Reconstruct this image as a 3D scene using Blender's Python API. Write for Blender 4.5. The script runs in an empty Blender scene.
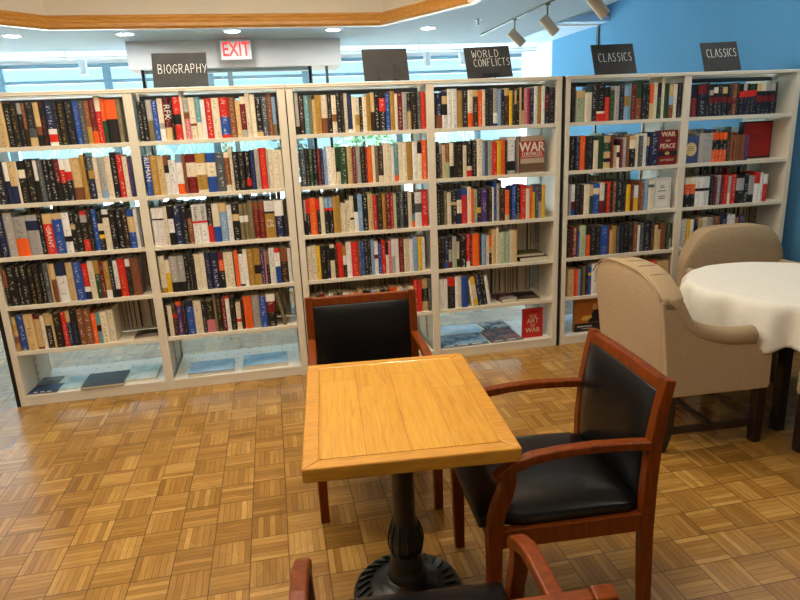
import bpy, math, random
from mathutils import Vector, Matrix

random.seed(7)
C = bpy.context.scene.collection
SC = bpy.context.scene

# ------------------------------------------------------------------ camera
F_PX, PITCH, ROLL, CAM_H, YAW = 622.819, 0.2652, -0.0447, 1.537, -0.191


def cam_axes():
    cp, sp = math.cos(PITCH), math.sin(PITCH)
    base = Matrix(((1, 0, 0), (0, 0, -1), (0, 1, 0)))
    rp = Matrix(((1, 0, 0), (0, cp, -sp), (0, sp, cp)))
    rr = Matrix(((math.cos(ROLL), -math.sin(ROLL), 0), (math.sin(ROLL), math.cos(ROLL), 0), (0, 0, 1)))
    ry = Matrix(((math.cos(YAW), math.sin(YAW), 0), (-math.sin(YAW), math.cos(YAW), 0), (0, 0, 1)))
    return rr @ rp @ base @ ry


AX = cam_axes()
cam_data = bpy.data.cameras.new('camera')
cam_data.sensor_width = 36.0
cam_data.lens = F_PX / 800.0 * 36.0
cam_data.clip_start = 0.05
cam = bpy.data.objects.new('camera', cam_data)
C.objects.link(cam)
r_, d_, f_ = AX[0], AX[1], AX[2]
cam.matrix_world = Matrix(((r_[0], -d_[0], -f_[0], 0), (r_[1], -d_[1], -f_[1], 0), (r_[2], -d_[2], -f_[2], CAM_H), (0, 0, 0, 1)))
SC.camera = cam


def px_of(x, y, z):
    c = AX @ Vector((x, y, z - CAM_H))
    return 400 + F_PX * c[0] / c[2], 300 + F_PX * c[1] / c[2]


def x_at(px, y, z):                       # the x on the line (y, z) that the photo shows in column px
    a, b = -6.0, 8.0
    for _ in range(40):
        m = (a + b) / 2
        if px_of(m, y, z)[0] < px:
            a = m
        else:
            b = m
    return (a + b) / 2


# ------------------------------------------------------------------ world, lights, exposure
SC.view_settings.view_transform = 'Standard'
SC.view_settings.look = 'None'
SC.view_settings.gamma = 1.0
SC.view_settings.use_curve_mapping = False
SC.view_settings.exposure = 0.0
SC.cycles.use_denoising = True
SC.cycles.max_bounces = 8
SC.cycles.transparent_max_bounces = 8
SC.cycles.sample_clamp_indirect = 6.0

wd = bpy.data.worlds.new('daylight')
SC.world = wd
wd.use_nodes = True
_nt = wd.node_tree
bg = _nt.nodes['Background']
# overcast-bright sky: pale cyan near the horizon, much brighter overhead
_tc = _nt.nodes.new('ShaderNodeTexCoord')
_sx = _nt.nodes.new('ShaderNodeSeparateXYZ')
_mr = _nt.nodes.new('ShaderNodeMapRange')
_mr.interpolation_type = 'SMOOTHSTEP'
_mr.inputs[1].default_value, _mr.inputs[2].default_value = 0.45, 0.90
_mr.inputs[3].default_value, _mr.inputs[4].default_value = 1.3, 66.0
_nt.links.new(_tc.outputs['Generated'], _sx.inputs[0])
_nt.links.new(_sx.outputs[2], _mr.inputs[0])
_nt.links.new(_mr.outputs[0], bg.inputs[1])
_mx = _nt.nodes.new('ShaderNodeMix')
_mx.data_type = 'RGBA'
_mx.inputs[6].default_value = (0.62, 0.90, 1.0, 1)
_mx.inputs[7].default_value = (0.92, 0.97, 1.0, 1)
_m2 = _nt.nodes.new('ShaderNodeMapRange')
_m2.inputs[1].default_value, _m2.inputs[2].default_value = 0.2, 0.5
_nt.links.new(_sx.outputs[2], _m2.inputs[0])
_nt.links.new(_m2.outputs[0], _mx.inputs[0])
_nt.links.new(_mx.outputs[2], bg.inputs[0])


def area(name, loc, size, power, col, rot=(0, 0, 0), sy=None):
    l = bpy.data.lights.new(name, 'AREA')
    l.shape = 'RECTANGLE'
    l.size = size
    l.size_y = sy or size
    l.energy = power
    l.color = col
    o = bpy.data.objects.new(name, l)
    o.location = loc
    o.rotation_euler = rot
    C.objects.link(o)
    return o


WARM = (1.0, 0.89, 0.72)
area('overhead_fill', (-0.2, 3.6, 2.93), 1.8, 46, WARM, sy=1.4)  # unseen area lights added inside the tray for warm light from above
area('overhead_fill', (-0.2, 1.2, 2.93), 1.6, 36, WARM, sy=1.2)


def point(name, loc, power, col, rad):
    l = bpy.data.lights.new(name, 'POINT')
    l.energy = power
    l.color = col
    l.shadow_soft_size = rad
    o = bpy.data.objects.new(name, l)
    o.location = loc
    C.objects.link(o)
    return o


point('tray_fill', (-1.2, 2.9, 2.75), 30, WARM, 0.12)  # unseen point lights added to brighten the tray riser, no fixtures there
point('tray_fill', (0.7, 2.9, 2.75), 30, WARM, 0.12)
area('overhead_fill', (-2.9, 1.6, 2.38), 0.9, 20, WARM)  # added fill under the lower ceiling, outside the tray, no fixture
area('overhead_fill', (2.2, 0.4, 2.38), 0.5, 8, WARM)
area('overhead_fill', (3.2, 3.2, 3.05), 0.6, 20, (1.0, 0.9, 0.76))  # added fill under the high side ceiling, brightens the blue wall


# ------------------------------------------------------------------ small helpers
def srgb(r, g, b):
    def f(c):
        c /= 255.0
        return c / 12.92 if c <= 0.04045 else ((c + 0.055) / 1.055) ** 2.4
    return (f(r), f(g), f(b), 1.0)


class MB:
    def __init__(s):
        s.v, s.f, s.m = [], [], []

    def add(s, vs, fs, mi=0):
        n = len(s.v)
        s.v += [tuple(p) for p in vs]
        s.f += [tuple(i + n for i in f) for f in fs]
        s.m += [mi] * len(fs)
        return s

    def box(s, x0, x1, y0, y1, z0, z1, mi=0):
        vs = [(x0, y0, z0), (x1, y0, z0), (x1, y1, z0), (x0, y1, z0), (x0, y0, z1), (x1, y0, z1), (x1, y1, z1), (x0, y1, z1)]
        return s.add(vs, [(0, 3, 2, 1), (4, 5, 6, 7), (0, 1, 5, 4), (1, 2, 6, 5), (2, 3, 7, 6), (3, 0, 4, 7)], mi)

    def prism(s, poly, a0, a1, axis='x', mi=0):
        # polygon in the plane across axis, extruded from a0 to a1
        def pt(p, a):
            return {'x': (a, p[0], p[1]), 'y': (p[0], a, p[1]), 'z': (p[0], p[1], a)}[axis]
        n = len(poly)
        ar = sum(poly[i][0] * poly[(i + 1) % n][1] - poly[(i + 1) % n][0] * poly[i][1] for i in range(n))
        vs = [pt(p, a0) for p in poly] + [pt(p, a1) for p in poly]
        side = [(i, (i + 1) % n, n + (i + 1) % n, n + i) for i in range(n)]
        fs = side + [tuple(reversed(range(n))), tuple(range(n, 2 * n))]
        flip = (ar < 0) != (axis == 'y')
        if flip:
            fs = [tuple(reversed(f)) for f in fs]
        return s.add(vs, fs, mi)

    def lathe(s, prof, n=32, c=(0, 0, 0), mi=0, cap=True):
        vs, fs = [], []
        for (r, z) in prof:
            for i in range(n):
                a = 2 * math.pi * i / n
                vs.append((c[0] + r * math.cos(a), c[1] + r * math.sin(a), c[2] + z))
        for j in range(len(prof) - 1):
            for i in range(n):
                k = (i + 1) % n
                fs.append((j * n + i, j * n + k, (j + 1) * n + k, (j + 1) * n + i))
        if cap:
            fs.append(tuple(reversed(range(n))))
            fs.append(tuple(range((len(prof) - 1) * n, len(prof) * n)))
        return s.add(vs, fs, mi)

    def tube(s, pts, rad, n=10, mi=0):
        pts = [Vector(p) for p in pts]
        rr = rad if isinstance(rad, (list, tuple)) else [rad] * len(pts)
        vs, fs = [], []
        up = Vector((0, 0, 1))
        prev = None
        for i, p in enumerate(pts):
            t = (pts[min(i + 1, len(pts) - 1)] - pts[max(i - 1, 0)]).normalized()
            if prev is None:
                a = t.cross(up)
                if a.length < 1e-3:
                    a = t.cross(Vector((1, 0, 0)))
            else:
                a = prev - t * prev.dot(t)
            a.normalize()
            prev = a
            b = t.cross(a)
            for k in range(n):
                w = 2 * math.pi * k / n
                vs.append(p + (a * math.cos(w) + b * math.sin(w)) * rr[i])
        for j in range(len(pts) - 1):
            for k in range(n):
                q = (k + 1) % n
                fs.append((j * n + k, (j + 1) * n + k, (j + 1) * n + q, j * n + q))
        fs.append(tuple(range(n)))
        fs.append(tuple(reversed(range((len(pts) - 1) * n, len(pts) * n))))
        return s.add(vs, fs, mi)

    def build(s, name, mats, parent=None, bevel=0, smooth=False, sub=0, seg=2):
        me = bpy.data.meshes.new(name)
        me.from_pydata(s.v, [], s.f)
        for m in (mats if isinstance(mats, (list, tuple)) else [mats]):
            me.materials.append(m)
        for p, mi in zip(me.polygons, s.m):
            p.material_index = mi
            p.use_smooth = smooth
        me.update()
        o = bpy.data.objects.new(name, me)
        C.objects.link(o)
        if parent:
            o.parent = parent
        if bevel:
            b = o.modifiers.new('bevel', 'BEVEL')
            b.width = bevel
            b.segments = seg
            b.limit_method = 'ANGLE'
        if sub:
            u = o.modifiers.new('subd', 'SUBSURF')
            u.levels = sub
            u.render_levels = sub
        return o


def band(pts, w):
    # outline of a strip of given width(s) about a 2-D centre line
    n = len(pts)
    ws = w if isinstance(w, (list, tuple)) else [w] * n
    L, R = [], []
    for i in range(n):
        ax, ay = pts[max(i - 1, 0)]
        bx, by = pts[min(i + 1, n - 1)]
        l = math.hypot(bx - ax, by - ay)
        nx, ny = -(by - ay) / l, (bx - ax) / l
        L.append((pts[i][0] + nx * ws[i] / 2, pts[i][1] + ny * ws[i] / 2))
        R.append((pts[i][0] - nx * ws[i] / 2, pts[i][1] - ny * ws[i] / 2))
    return L + R[::-1]


def empty(name, label, cat, loc=(0, 0, 0), rz=0, group=None):
    o = bpy.data.objects.new(name, None)
    o.empty_display_size = 0.1
    C.objects.link(o)
    o.location = loc
    o.rotation_euler = (0, 0, rz)
    return tag(o, label, cat, group)


def tag(o, label, cat, group=None, kind=None):
    o['label'] = label
    o['category'] = cat
    if group:
        o['group'] = group
    if kind:
        o['kind'] = kind
    return o


def struct(o, label=None):
    o['kind'] = 'structure'
    if label:
        o['label'] = label
    return o


def dup(o, parent=None):
    c = o.copy()
    C.objects.link(c)
    c.parent = parent
    for ch in list(o.children):
        dup(ch, c)
    return c


# ------------------------------------------------------------------ materials
def mat(name, col, rough=0.5, metal=0.0, spec=0.5, coat=0.0):
    m = bpy.data.materials.new(name)
    m.use_nodes = True
    b = m.node_tree.nodes['Principled BSDF']
    b.inputs['Base Color'].default_value = col
    b.inputs['Roughness'].default_value = rough
    b.inputs['Metallic'].default_value = metal
    b.inputs['Specular IOR Level'].default_value = spec
    b.inputs['Coat Weight'].default_value = coat
    return m


class NT:
    def __init__(s, m):
        s.m, s.t = m, m.node_tree
        s.b = s.t.nodes['Principled BSDF']

    def n(s, typ, **kw):
        o = s.t.nodes.new(typ)
        for k, v in kw.items():
            if k == 'inp':
                for i, x in v.items():
                    if hasattr(x, 'is_output') or isinstance(x, bpy.types.NodeSocket):
                        s.t.links.new(x, o.inputs[i])
                    else:
                        o.inputs[i].default_value = x
            else:
                setattr(o, k, v)
        return o

    def math(s, op, a, b=0.0, c=0.0):
        return s.n('ShaderNodeMath', operation=op, inp={0: a, 1: b, 2: c}).outputs[0]

    def mix(s, f, a, b, blend='MIX'):
        o = s.n('ShaderNodeMix', data_type='RGBA', blend_type=blend)
        for i, x in ((0, f), (6, a), (7, b)):
            if isinstance(x, bpy.types.NodeSocket):
                s.t.links.new(x, o.inputs[i])
            else:
                o.inputs[i].default_value = x
        return o.outputs[2]

    def link(s, a, b):
        s.t.links.new(a, b)


def noise_tint(m, scale, amt, stretch=(1, 1, 1), bump=0.0, detail=4, rough=0.6):
    t = NT(m)
    tc = t.n('ShaderNodeTexCoord')
    mp = t.n('ShaderNodeMapping', inp={0: tc.outputs['Object']})
    mp.inputs['Scale'].default_value = stretch
    nz = t.n('ShaderNodeTexNoise', inp={'Vector': mp.outputs[0], 'Scale': scale, 'Detail': detail, 'Roughness': rough})
    c = tuple(t.b.inputs['Base Color'].default_value)
    lo = tuple(max(0, x * (1 - amt)) for x in c[:3]) + (1,)
    hi = tuple(min(1, x * (1 + amt)) for x in c[:3]) + (1,)
    mr = t.n('ShaderNodeMapRange', inp={0: nz.outputs[0], 1: 0.3, 2: 0.7})
    t.link(t.mix(mr.outputs[0], lo, hi), t.b.inputs['Base Color'])
    if bump:
        bp = t.n('ShaderNodeBump', inp={'Strength': bump, 'Distance': 0.002, 'Height': nz.outputs[0]})
        t.link(bp.outputs[0], t.b.inputs['Normal'])
    return m


M = {}
M['shelf'] = noise_tint(mat('shelf_enamel', srgb(222, 213, 194), 0.38), 6, 0.04)
M['cherry'] = noise_tint(mat('cherry_wood', srgb(114, 50, 5), 0.38, spec=0.2, coat=0.05), 10, 0.3, (6, 6, 0.8), 0.05)
M['vinyl'] = noise_tint(mat('black_vinyl', srgb(11, 11, 13), 0.30, spec=0.4), 90, 0.15, bump=0.08)
M['iron'] = noise_tint(mat('black_cast_iron', srgb(11, 10, 10), 0.36, spec=0.5), 40, 0.3, bump=0.2)
M['fabric'] = noise_tint(mat('taupe_fabric', srgb(178, 154, 124), 0.9, spec=0.1), 160, 0.16, bump=0.25)
M['dark_wood'] = noise_tint(mat('dark_wood', srgb(38, 24, 18), 0.4), 8, 0.3, (8, 8, 1))
M['cloth'] = noise_tint(mat('white_cloth', srgb(234, 230, 220), 0.85, spec=0.1), 30, 0.03, bump=0.08)
M['black'] = mat('black_panel', srgb(10, 10, 11), 0.6)
M['rail'] = mat('dark_rail', srgb(70, 78, 82), 0.4)
M['ceil'] = noise_tint(mat('ceiling_paint', srgb(196, 222, 247), 0.9, spec=0.1), 3, 0.015)
M['riser'] = noise_tint(mat('beige_paint', srgb(220, 210, 194), 0.9, spec=0.1), 3, 0.015)
M['white'] = noise_tint(mat('white_paint', srgb(240, 244, 248), 0.7, spec=0.2), 3, 0.02)
M['blue'] = noise_tint(mat('blue_paint', srgb(80, 134, 168), 0.75, spec=0.2), 1.5, 0.04)
M['trim'] = noise_tint(mat('oak_trim', srgb(196, 136, 58), 0.4), 8, 0.25, (1, 8, 8))
M['spot'] = mat('spot_paint', srgb(196, 184, 164), 0.45)
M['spot_dark'] = mat('spot_lens', srgb(60, 58, 54), 0.3)
M['metal_dark'] = mat('dark_frame', srgb(40, 52, 60), 0.4)
M['frame'] = mat('window_frame', srgb(120, 150, 165), 0.45)
M['board'] = noise_tint(mat('chalkboard', srgb(42, 43, 44), 0.75), 9, 0.35)
M['board_back'] = noise_tint(mat('board_back', srgb(36, 34, 32), 0.7), 5, 0.08)
M['chalk'] = mat('chalk', srgb(226, 226, 222), 0.9)
M['leaf'] = noise_tint(mat('leaf', srgb(58, 92, 50), 0.6), 5, 0.35)
M['pine'] = noise_tint(mat('pine_leaf', srgb(16, 40, 34), 0.7), 5, 0.35)
M['bark'] = noise_tint(mat('bark', srgb(50, 42, 34), 0.9), 10, 0.3)
M['ground'] = noise_tint(mat('pale_paving', srgb(224, 226, 224), 0.9), 2, 0.06)
M['tile'] = noise_tint(mat('grey_tile', srgb(190, 196, 196), 0.4), 5, 0.06)

M['slot'] = mat('slot_dark', srgb(50, 50, 48), 0.6)


def emit(name, col, strength):
    m = bpy.data.materials.new(name)
    m.use_nodes = True
    b = m.node_tree.nodes['Principled BSDF']
    b.inputs['Base Color'].default_value = (0, 0, 0, 1)
    b.inputs['Emission Color'].default_value = col
    b.inputs['Emission Strength'].default_value = strength
    return m


M['lamp'] = emit('lamp_glow', (1.0, 0.98, 0.95, 1), 120)
M['exit_red'] = emit('exit_letter', srgb(255, 70, 60), 1.1)
M['exit_face'] = mat('exit_face', srgb(236, 238, 238), 0.4)


def glass_mat():
    m = bpy.data.materials.new('window_glass')
    m.use_nodes = True
    nt = m.node_tree
    nt.nodes.clear()
    out = nt.nodes.new('ShaderNodeOutputMaterial')
    mix = nt.nodes.new('ShaderNodeMixShader')
    tr = nt.nodes.new('ShaderNodeBsdfTransparent')
    tr.inputs[0].default_value = (0.90, 0.97, 0.98, 1)
    gl = nt.nodes.new('ShaderNodeBsdfGlossy')
    gl.inputs['Roughness'].default_value = 0.03
    mix.inputs[0].default_value = 0.06
    nt.links.new(tr.outputs[0], mix.inputs[1])
    nt.links.new(gl.outputs[0], mix.inputs[2])
    nt.links.new(mix.outputs[0], out.inputs[0])
    return m


M['glass'] = glass_mat()


def parquet():
    m = mat('parquet', (1, 1, 1, 1), 0.32, spec=0.5, coat=0.15)
    t = NT(m)
    B = 0.1425
    tc = t.n('ShaderNodeTexCoord')
    sx = t.n('ShaderNodeSeparateXYZ', inp={0: tc.outputs['Object']})
    u = t.math('DIVIDE', t.math('ADD', sx.outputs[0], 0.355 + B * 80), B)
    v = t.math('DIVIDE', t.math('ADD', sx.outputs[1], -2.082 + B * 80), B)
    iu, iv = t.math('FLOOR', u), t.math('FLOOR', v)
    fu, fv = t.math('FRACT', u), t.math('FRACT', v)
    par = t.math('MODULO', t.math('ADD', iu, iv), 2.0)       # 0: strips run along y
    vert = t.math('LESS_THAN', par, 0.5)
    across = t.math('ADD', t.math('MULTIPLY', fu, vert), t.math('MULTIPLY', fv, t.math('SUBTRACT', 1.0, vert)))
    along = t.math('ADD', t.math('MULTIPLY', fv, vert), t.math('MULTIPLY', fu, t.math('SUBTRACT', 1.0, vert)))
    s6 = t.math('MULTIPLY', across, 6.0)
    si, sf = t.math('FLOOR', s6), t.math('FRACT', s6)
    cid = t.n('ShaderNodeCombineXYZ', inp={0: t.math('MULTIPLY_ADD', si, 0.37, iu), 1: iv, 2: si})
    wn = t.n('ShaderNodeTexWhiteNoise', noise_dimensions='3D', inp={0: cid.outputs[0]})
    bid = t.n('ShaderNodeCombineXYZ', inp={0: iu, 1: iv, 2: 3.3})
    wb = t.n('ShaderNodeTexWhiteNoise', noise_dimensions='3D', inp={0: bid.outputs[0]})
    gv = t.n('ShaderNodeCombineXYZ', inp={0: t.math('MULTIPLY', across, 14.0), 1: t.math('MULTIPLY', along, 1.2), 2: t.math('MULTIPLY', wn.outputs[0], 50.0)})
    gr = t.n('ShaderNodeTexNoise', inp={'Vector': gv.outputs[0], 'Scale': 1.6, 'Detail': 5.0, 'Roughness': 0.65})
    k = t.math('ADD', t.math('MULTIPLY', wn.outputs[0], 0.36), t.math('ADD', t.math('MULTIPLY', wb.outputs[0], 0.20), t.math('MULTIPLY', gr.outputs[0], 0.58)))
    rp = t.n('ShaderNodeValToRGB', inp={0: k})
    e = rp.color_ramp.elements
    e[0].position, e[0].color = 0.12, srgb(112, 76, 28)
    e[1].position, e[1].color = 0.95, srgb(204, 162, 90)
    x = e.new(0.40); x.color = srgb(146, 104, 42)
    x = e.new(0.65); x.color = srgb(168, 124, 58)
    # seams
    d1 = t.math('MINIMUM', sf, t.math('SUBTRACT', 1.0, sf))
    g1 = t.math('LESS_THAN', d1, 0.045)
    d2 = t.math('MINIMUM', t.math('MINIMUM', fu, t.math('SUBTRACT', 1.0, fu)), t.math('MINIMUM', fv, t.math('SUBTRACT', 1.0, fv)))
    g2 = t.math('LESS_THAN', d2, 0.013)
    seam = t.math('MAXIMUM', t.math('MULTIPLY', g1, 0.62), t.math('MULTIPLY', g2, 0.85))
    t.link(t.mix(seam, rp.outputs[0], srgb(66, 42, 18)), t.b.inputs['Base Color'])
    big = t.n('ShaderNodeTexNoise', inp={'Vector': tc.outputs['Object'], 'Scale': 1.3, 'Detail': 3.0})
    mr = t.n('ShaderNodeMapRange', inp={0: big.outputs[0], 1: 0.3, 2: 0.7, 3: 0.21, 4: 0.36})
    t.link(mr.outputs[0], t.b.inputs['Roughness'])
    return m


M['floor'] = parquet()

def post_mat():
    m = mat('slotted_enamel', srgb(214, 202, 180), 0.4)
    t = NT(m)
    tc = t.n('ShaderNodeTexCoord')
    sx = t.n('ShaderNodeSeparateXYZ', inp={0: tc.outputs['Object']})
    fz = t.math('FRACT', t.math('DIVIDE', sx.outputs[2], 0.05))
    a = t.math('LESS_THAN', t.math('ABSOLUTE', t.math('SUBTRACT', fz, 0.5)), 0.2)
    dy = t.math('ABSOLUTE', t.math('SUBTRACT', t.math('ABSOLUTE', t.math('SUBTRACT', sx.outputs[1], 0.245)), 0.008))
    b = t.math('LESS_THAN', dy, 0.003)
    t.link(t.mix(t.math('MULTIPLY', a, b), srgb(214, 202, 180), srgb(50, 50, 48)), t.b.inputs['Base Color'])
    return m


M['post'] = post_mat()


def oak_top(name='oak_veneer', planks=True):
    m = mat(name, (1, 1, 1, 1), 0.30, coat=0.3)
    t = NT(m)
    tc = t.n('ShaderNodeTexCoord')
    sx = t.n('ShaderNodeSeparateXYZ', inp={0: tc.outputs['Object']})
    W = 0.122
    u = t.math('DIVIDE', t.math('ADD', sx.outputs[0], 10 * W), W)
    iu, fu = t.math('FLOOR', u), t.math('FRACT', u)
    # butt joints part-way along each plank
    wn = t.n('ShaderNodeTexWhiteNoise', noise_dimensions='1D', inp={1: iu})
    jy = t.math('MULTIPLY_ADD', wn.outputs[0], 0.5, -0.12)
    far = t.math('GREATER_THAN', sx.outputs[1], jy)
    idv = t.math('MULTIPLY_ADD', far, 7.7, iu)
    wp = t.n('ShaderNodeTexWhiteNoise', noise_dimensions='1D', inp={1: idv})
    gv = t.n('ShaderNodeCombineXYZ', inp={0: t.math('MULTIPLY', sx.outputs[0], 75.0), 1: t.math('MULTIPLY', sx.outputs[1], 4.0), 2: t.math('MULTIPLY', wp.outputs[0], 40.0)})
    g1 = t.n('ShaderNodeTexNoise', inp={'Vector': gv.outputs[0], 'Scale': 1.5, 'Detail': 6.0, 'Roughness': 0.7, 'Distortion': 0.6})
    k = t.math('ADD', t.math('MULTIPLY_ADD', wp.outputs[0], 0.24, -0.16), t.math('MULTIPLY', g1.outputs[0], 1.1))
    rp = t.n('ShaderNodeValToRGB', inp={0: k})
    e = rp.color_ramp.elements
    e[0].position, e[0].color = 0.2, srgb(174, 114, 28)
    e[1].position, e[1].color = 0.9, srgb(226, 172, 70)
    x = e.new(0.5); x.color = srgb(206, 148, 44)
    col = rp.outputs[0]
    if planks:
        d = t.math('MINIMUM', fu, t.math('SUBTRACT', 1.0, fu))
        s1 = t.math('LESS_THAN', d, 0.010)
        s2 = t.math('LESS_THAN', t.math('ABSOLUTE', t.math('SUBTRACT', sx.outputs[1], jy)), 0.0011)
        col = t.mix(t.math('MULTIPLY', t.math('MAXIMUM', s1, s2), 0.5), col, srgb(110, 70, 20))
    t.link(col, t.b.inputs['Base Color'])
    return m


M['oak'] = oak_top()
M['oak_edge'] = noise_tint(mat('oak_edging', srgb(200, 140, 46), 0.3, coat=0.3), 12, 0.18, (1, 8, 8))


def book_mat():
    m = mat('book_cover', (1, 1, 1, 1), 0.42)
    t = NT(m)
    ca = t.n('ShaderNodeAttribute', attribute_name='Col')
    ia = t.n('ShaderNodeAttribute', attribute_name='Ink')
    uv = t.n('ShaderNodeUVMap', uv_map='UVMap')
    sp = t.n('ShaderNodeSeparateXYZ', inp={0: uv.outputs[0]})
    # lettering running down the spine: blocky noise cut off at the margins
    cv = t.n('ShaderNodeCombineXYZ', inp={0: t.math('MULTIPLY', sp.outputs[0], 2.0), 1: t.math('MULTIPLY', sp.outputs[1], 130.0), 2: 0.0})
    nz = t.n('ShaderNodeTexNoise', inp={'Vector': cv.outputs[0], 'Scale': 1.0, 'Detail': 2.0})
    lv = t.n('ShaderNodeCombineXYZ', inp={0: 0.0, 1: t.math('MULTIPLY', sp.outputs[1], 16.0), 2: 4.0})
    nl = t.n('ShaderNodeTexNoise', inp={'Vector': lv.outputs[0], 'Scale': 1.0, 'Detail': 1.0})
    a = t.math('GREATER_THAN', nz.outputs[0], 0.555)
    b = t.math('GREATER_THAN', nl.outputs[0], 0.46)
    fu = t.math('FRACT', sp.outputs[0])
    c = t.math('LESS_THAN', t.math('ABSOLUTE', t.math('SUBTRACT', fu, 0.5)), 0.20)
    k = t.math('MULTIPLY', t.math('MULTIPLY', a, b), t.math('MULTIPLY', c, ia.outputs['Alpha']))
    t.link(t.mix(k, ca.outputs['Color'], ia.outputs['Color']), t.b.inputs['Base Color'])
    return m


M['book'] = book_mat()
PAGE = srgb(214, 200, 168)


def simple(name, rgb, rough=0.5):
    k = 'c_' + name
    if k not in M:
        M[k] = mat(name, srgb(*rgb), rough)
    return M[k]

# ------------------------------------------------------------------ the room
def plane_box(name, x0, x1, y0, y1, z0, z1, m):
    return struct(MB().box(x0, x1, y0, y1, z0, z1).build(name, m))


plane_box('floor', -6, 4.2, -3, 9.3, -0.1, 0.0, M['floor'])
CZ = 2.4
# lower ceiling with an octagonal tray
octo = [(-1.563, 5.55), (1.028, 5.55), (1.53, 4.64), (1.53, 1.2), (1.03, 0.3), (-1.56, 0.3), (-2.06, 1.2), (-2.06, 5.05)]
outer = [(-6, 6.8), (2.63, 6.8), (2.63, 4.64), (2.63, 1.2), (2.63, -3), (-6, -3), (-6, 1.2), (-6, 5.05)]
mb = MB()
vs = [(x, y, CZ) for x, y in octo] + [(x, y, CZ) for x, y in outer] + [(x, y, CZ + 0.04) for x, y in octo] + [(x, y, CZ + 0.04) for x, y in outer]
fs = []
for i in range(8):
    j = (i + 1) % 8
    fs += [(i, j, 8 + j, 8 + i), (16 + i, 24 + i, 24 + j, 16 + j), (8 + i, 8 + j, 24 + j, 24 + i)]
mb.add(vs, fs)
struct(mb.build('ceiling', M['ceil']))
mb = MB()
top = CZ + 0.60
for i in range(8):
    a, b = octo[i], octo[(i + 1) % 8]
    mb.add([(a[0], a[1], CZ + 0.02), (b[0], b[1], CZ + 0.02), (b[0], b[1], top), (a[0], a[1], top)], [(0, 1, 2, 3)])
mb.add([(x, y, top) for x, y in octo], [tuple(range(8))])
struct(mb.build('ceiling', M['riser']))
# oak crown round the tray: stepped profile swept along the octagon
cx, cy = -0.26, 2.9


def ring(d):
    # octagon pulled inwards by d
    out = []
    n = 8
    for i in range(n):
        p, a, b = Vector(octo[i]), Vector(octo[i - 1]), Vector(octo[(i + 1) % n])
        e1, e2 = (p - a).normalized(), (b - p).normalized()
        n1, n2 = Vector((e1[1], -e1[0])), Vector((e2[1], -e2[0]))   # clockwise order: inward is to the right
        bis = (n1 + n2).normalized()
        out.append(p + bis * (d / max(0.3, bis.dot(n1))))
    return out


prof = [(-0.02, -0.012), (0.035, -0.012), (0.05, 0.004), (0.05, 0.030), (0.035, 0.040), (0.030, 0.060), (0.018, 0.075), (0.014, 0.092), (0.0, 0.095)]
mb = MB()
rings = [[(q[0], q[1], CZ + z) for q in ring(d)] for d, z in prof]
vs = [p for r in rings for p in r]
fs = []
for j in range(len(prof) - 1):
    for i in range(8):
        k = (i + 1) % 8
        fs.append((j * 8 + i, j * 8 + k, (j + 1) * 8 + k, (j + 1) * 8 + i))
mb.add(vs, fs)
struct(mb.build('trim_1', M['trim']))
# ceiling beyond, side ceiling, bulkhead
plane_box('ceiling', -6, 4.2, 6.8, 9.3, 2.6, 2.66, M['ceil'])
plane_box('trim_6', -6, 2.63, 6.78, 6.82, 2.4, 2.66, M['ceil'])
plane_box('ceiling', 2.63, 4.2, -3, 7.0, 3.1, 3.16, M['ceil'])
plane_box('trim_7', 2.61, 2.65, -3, 6.8, 2.4, 3.16, M['ceil'])
plane_box('trim_8', 2.63, 3.8, 7.0, 7.08, 2.59, 3.16, M['white'])
plane_box('wall_right', 3.8, 3.95, -3, 8.25, 0, 3.16, M['blue'])
plane_box('wall_right', 3.8, 4.2, 8.25, 9.3, 0, 2.66, M['white'])
struct(MB().box(3.785, 3.80, 7.0, 7.05, 0, 2.59).build('trim_2', M['metal_dark']))
plane_box('wall_left', -6.1, -6, -3, 9.3, 0, 2.7, M['white'])
plane_box('wall_back', -6, 4.2, -3.1, -3, 0, 3.16, M['white'])
# window wall far behind the bookcases
WY = 9.3
plane_box('wall_far', -6, 4.2, WY, WY + 0.12, 2.56, 2.66, M['white'])
plane_box('wall_far', -6, 4.2, WY, WY + 0.12, 0.0, 0.12, M['white'])
wx = [-6.0, -4.6, -3.3, -2.0, -0.7, 0.6, 1.9, 3.1, 4.2]
for i in range(8):
    a, b = wx[i], wx[i + 1]
    f = MB()
    f.box(a, a + 0.05, WY, WY + 0.1, 0.12, 2.56)
    f.box(b - 0.05, b, WY, WY + 0.1, 0.12, 2.56)
    f.box(a + 0.05, b - 0.05, WY, WY + 0.1, 0.12, 0.18)
    f.box(a + 0.05, b - 0.05, WY, WY + 0.1, 2.51, 2.56)
    f.box(a + 0.05, b - 0.05, WY + 0.01, WY + 0.09, 2.32, 2.36)
    w = struct(f.build('window_%d' % (i + 1), M['frame']))
    MB().box(a + 0.05, b - 0.05, WY + 0.045, WY + 0.055, 0.18, 2.51).build('pane', M['glass'], w)
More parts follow.
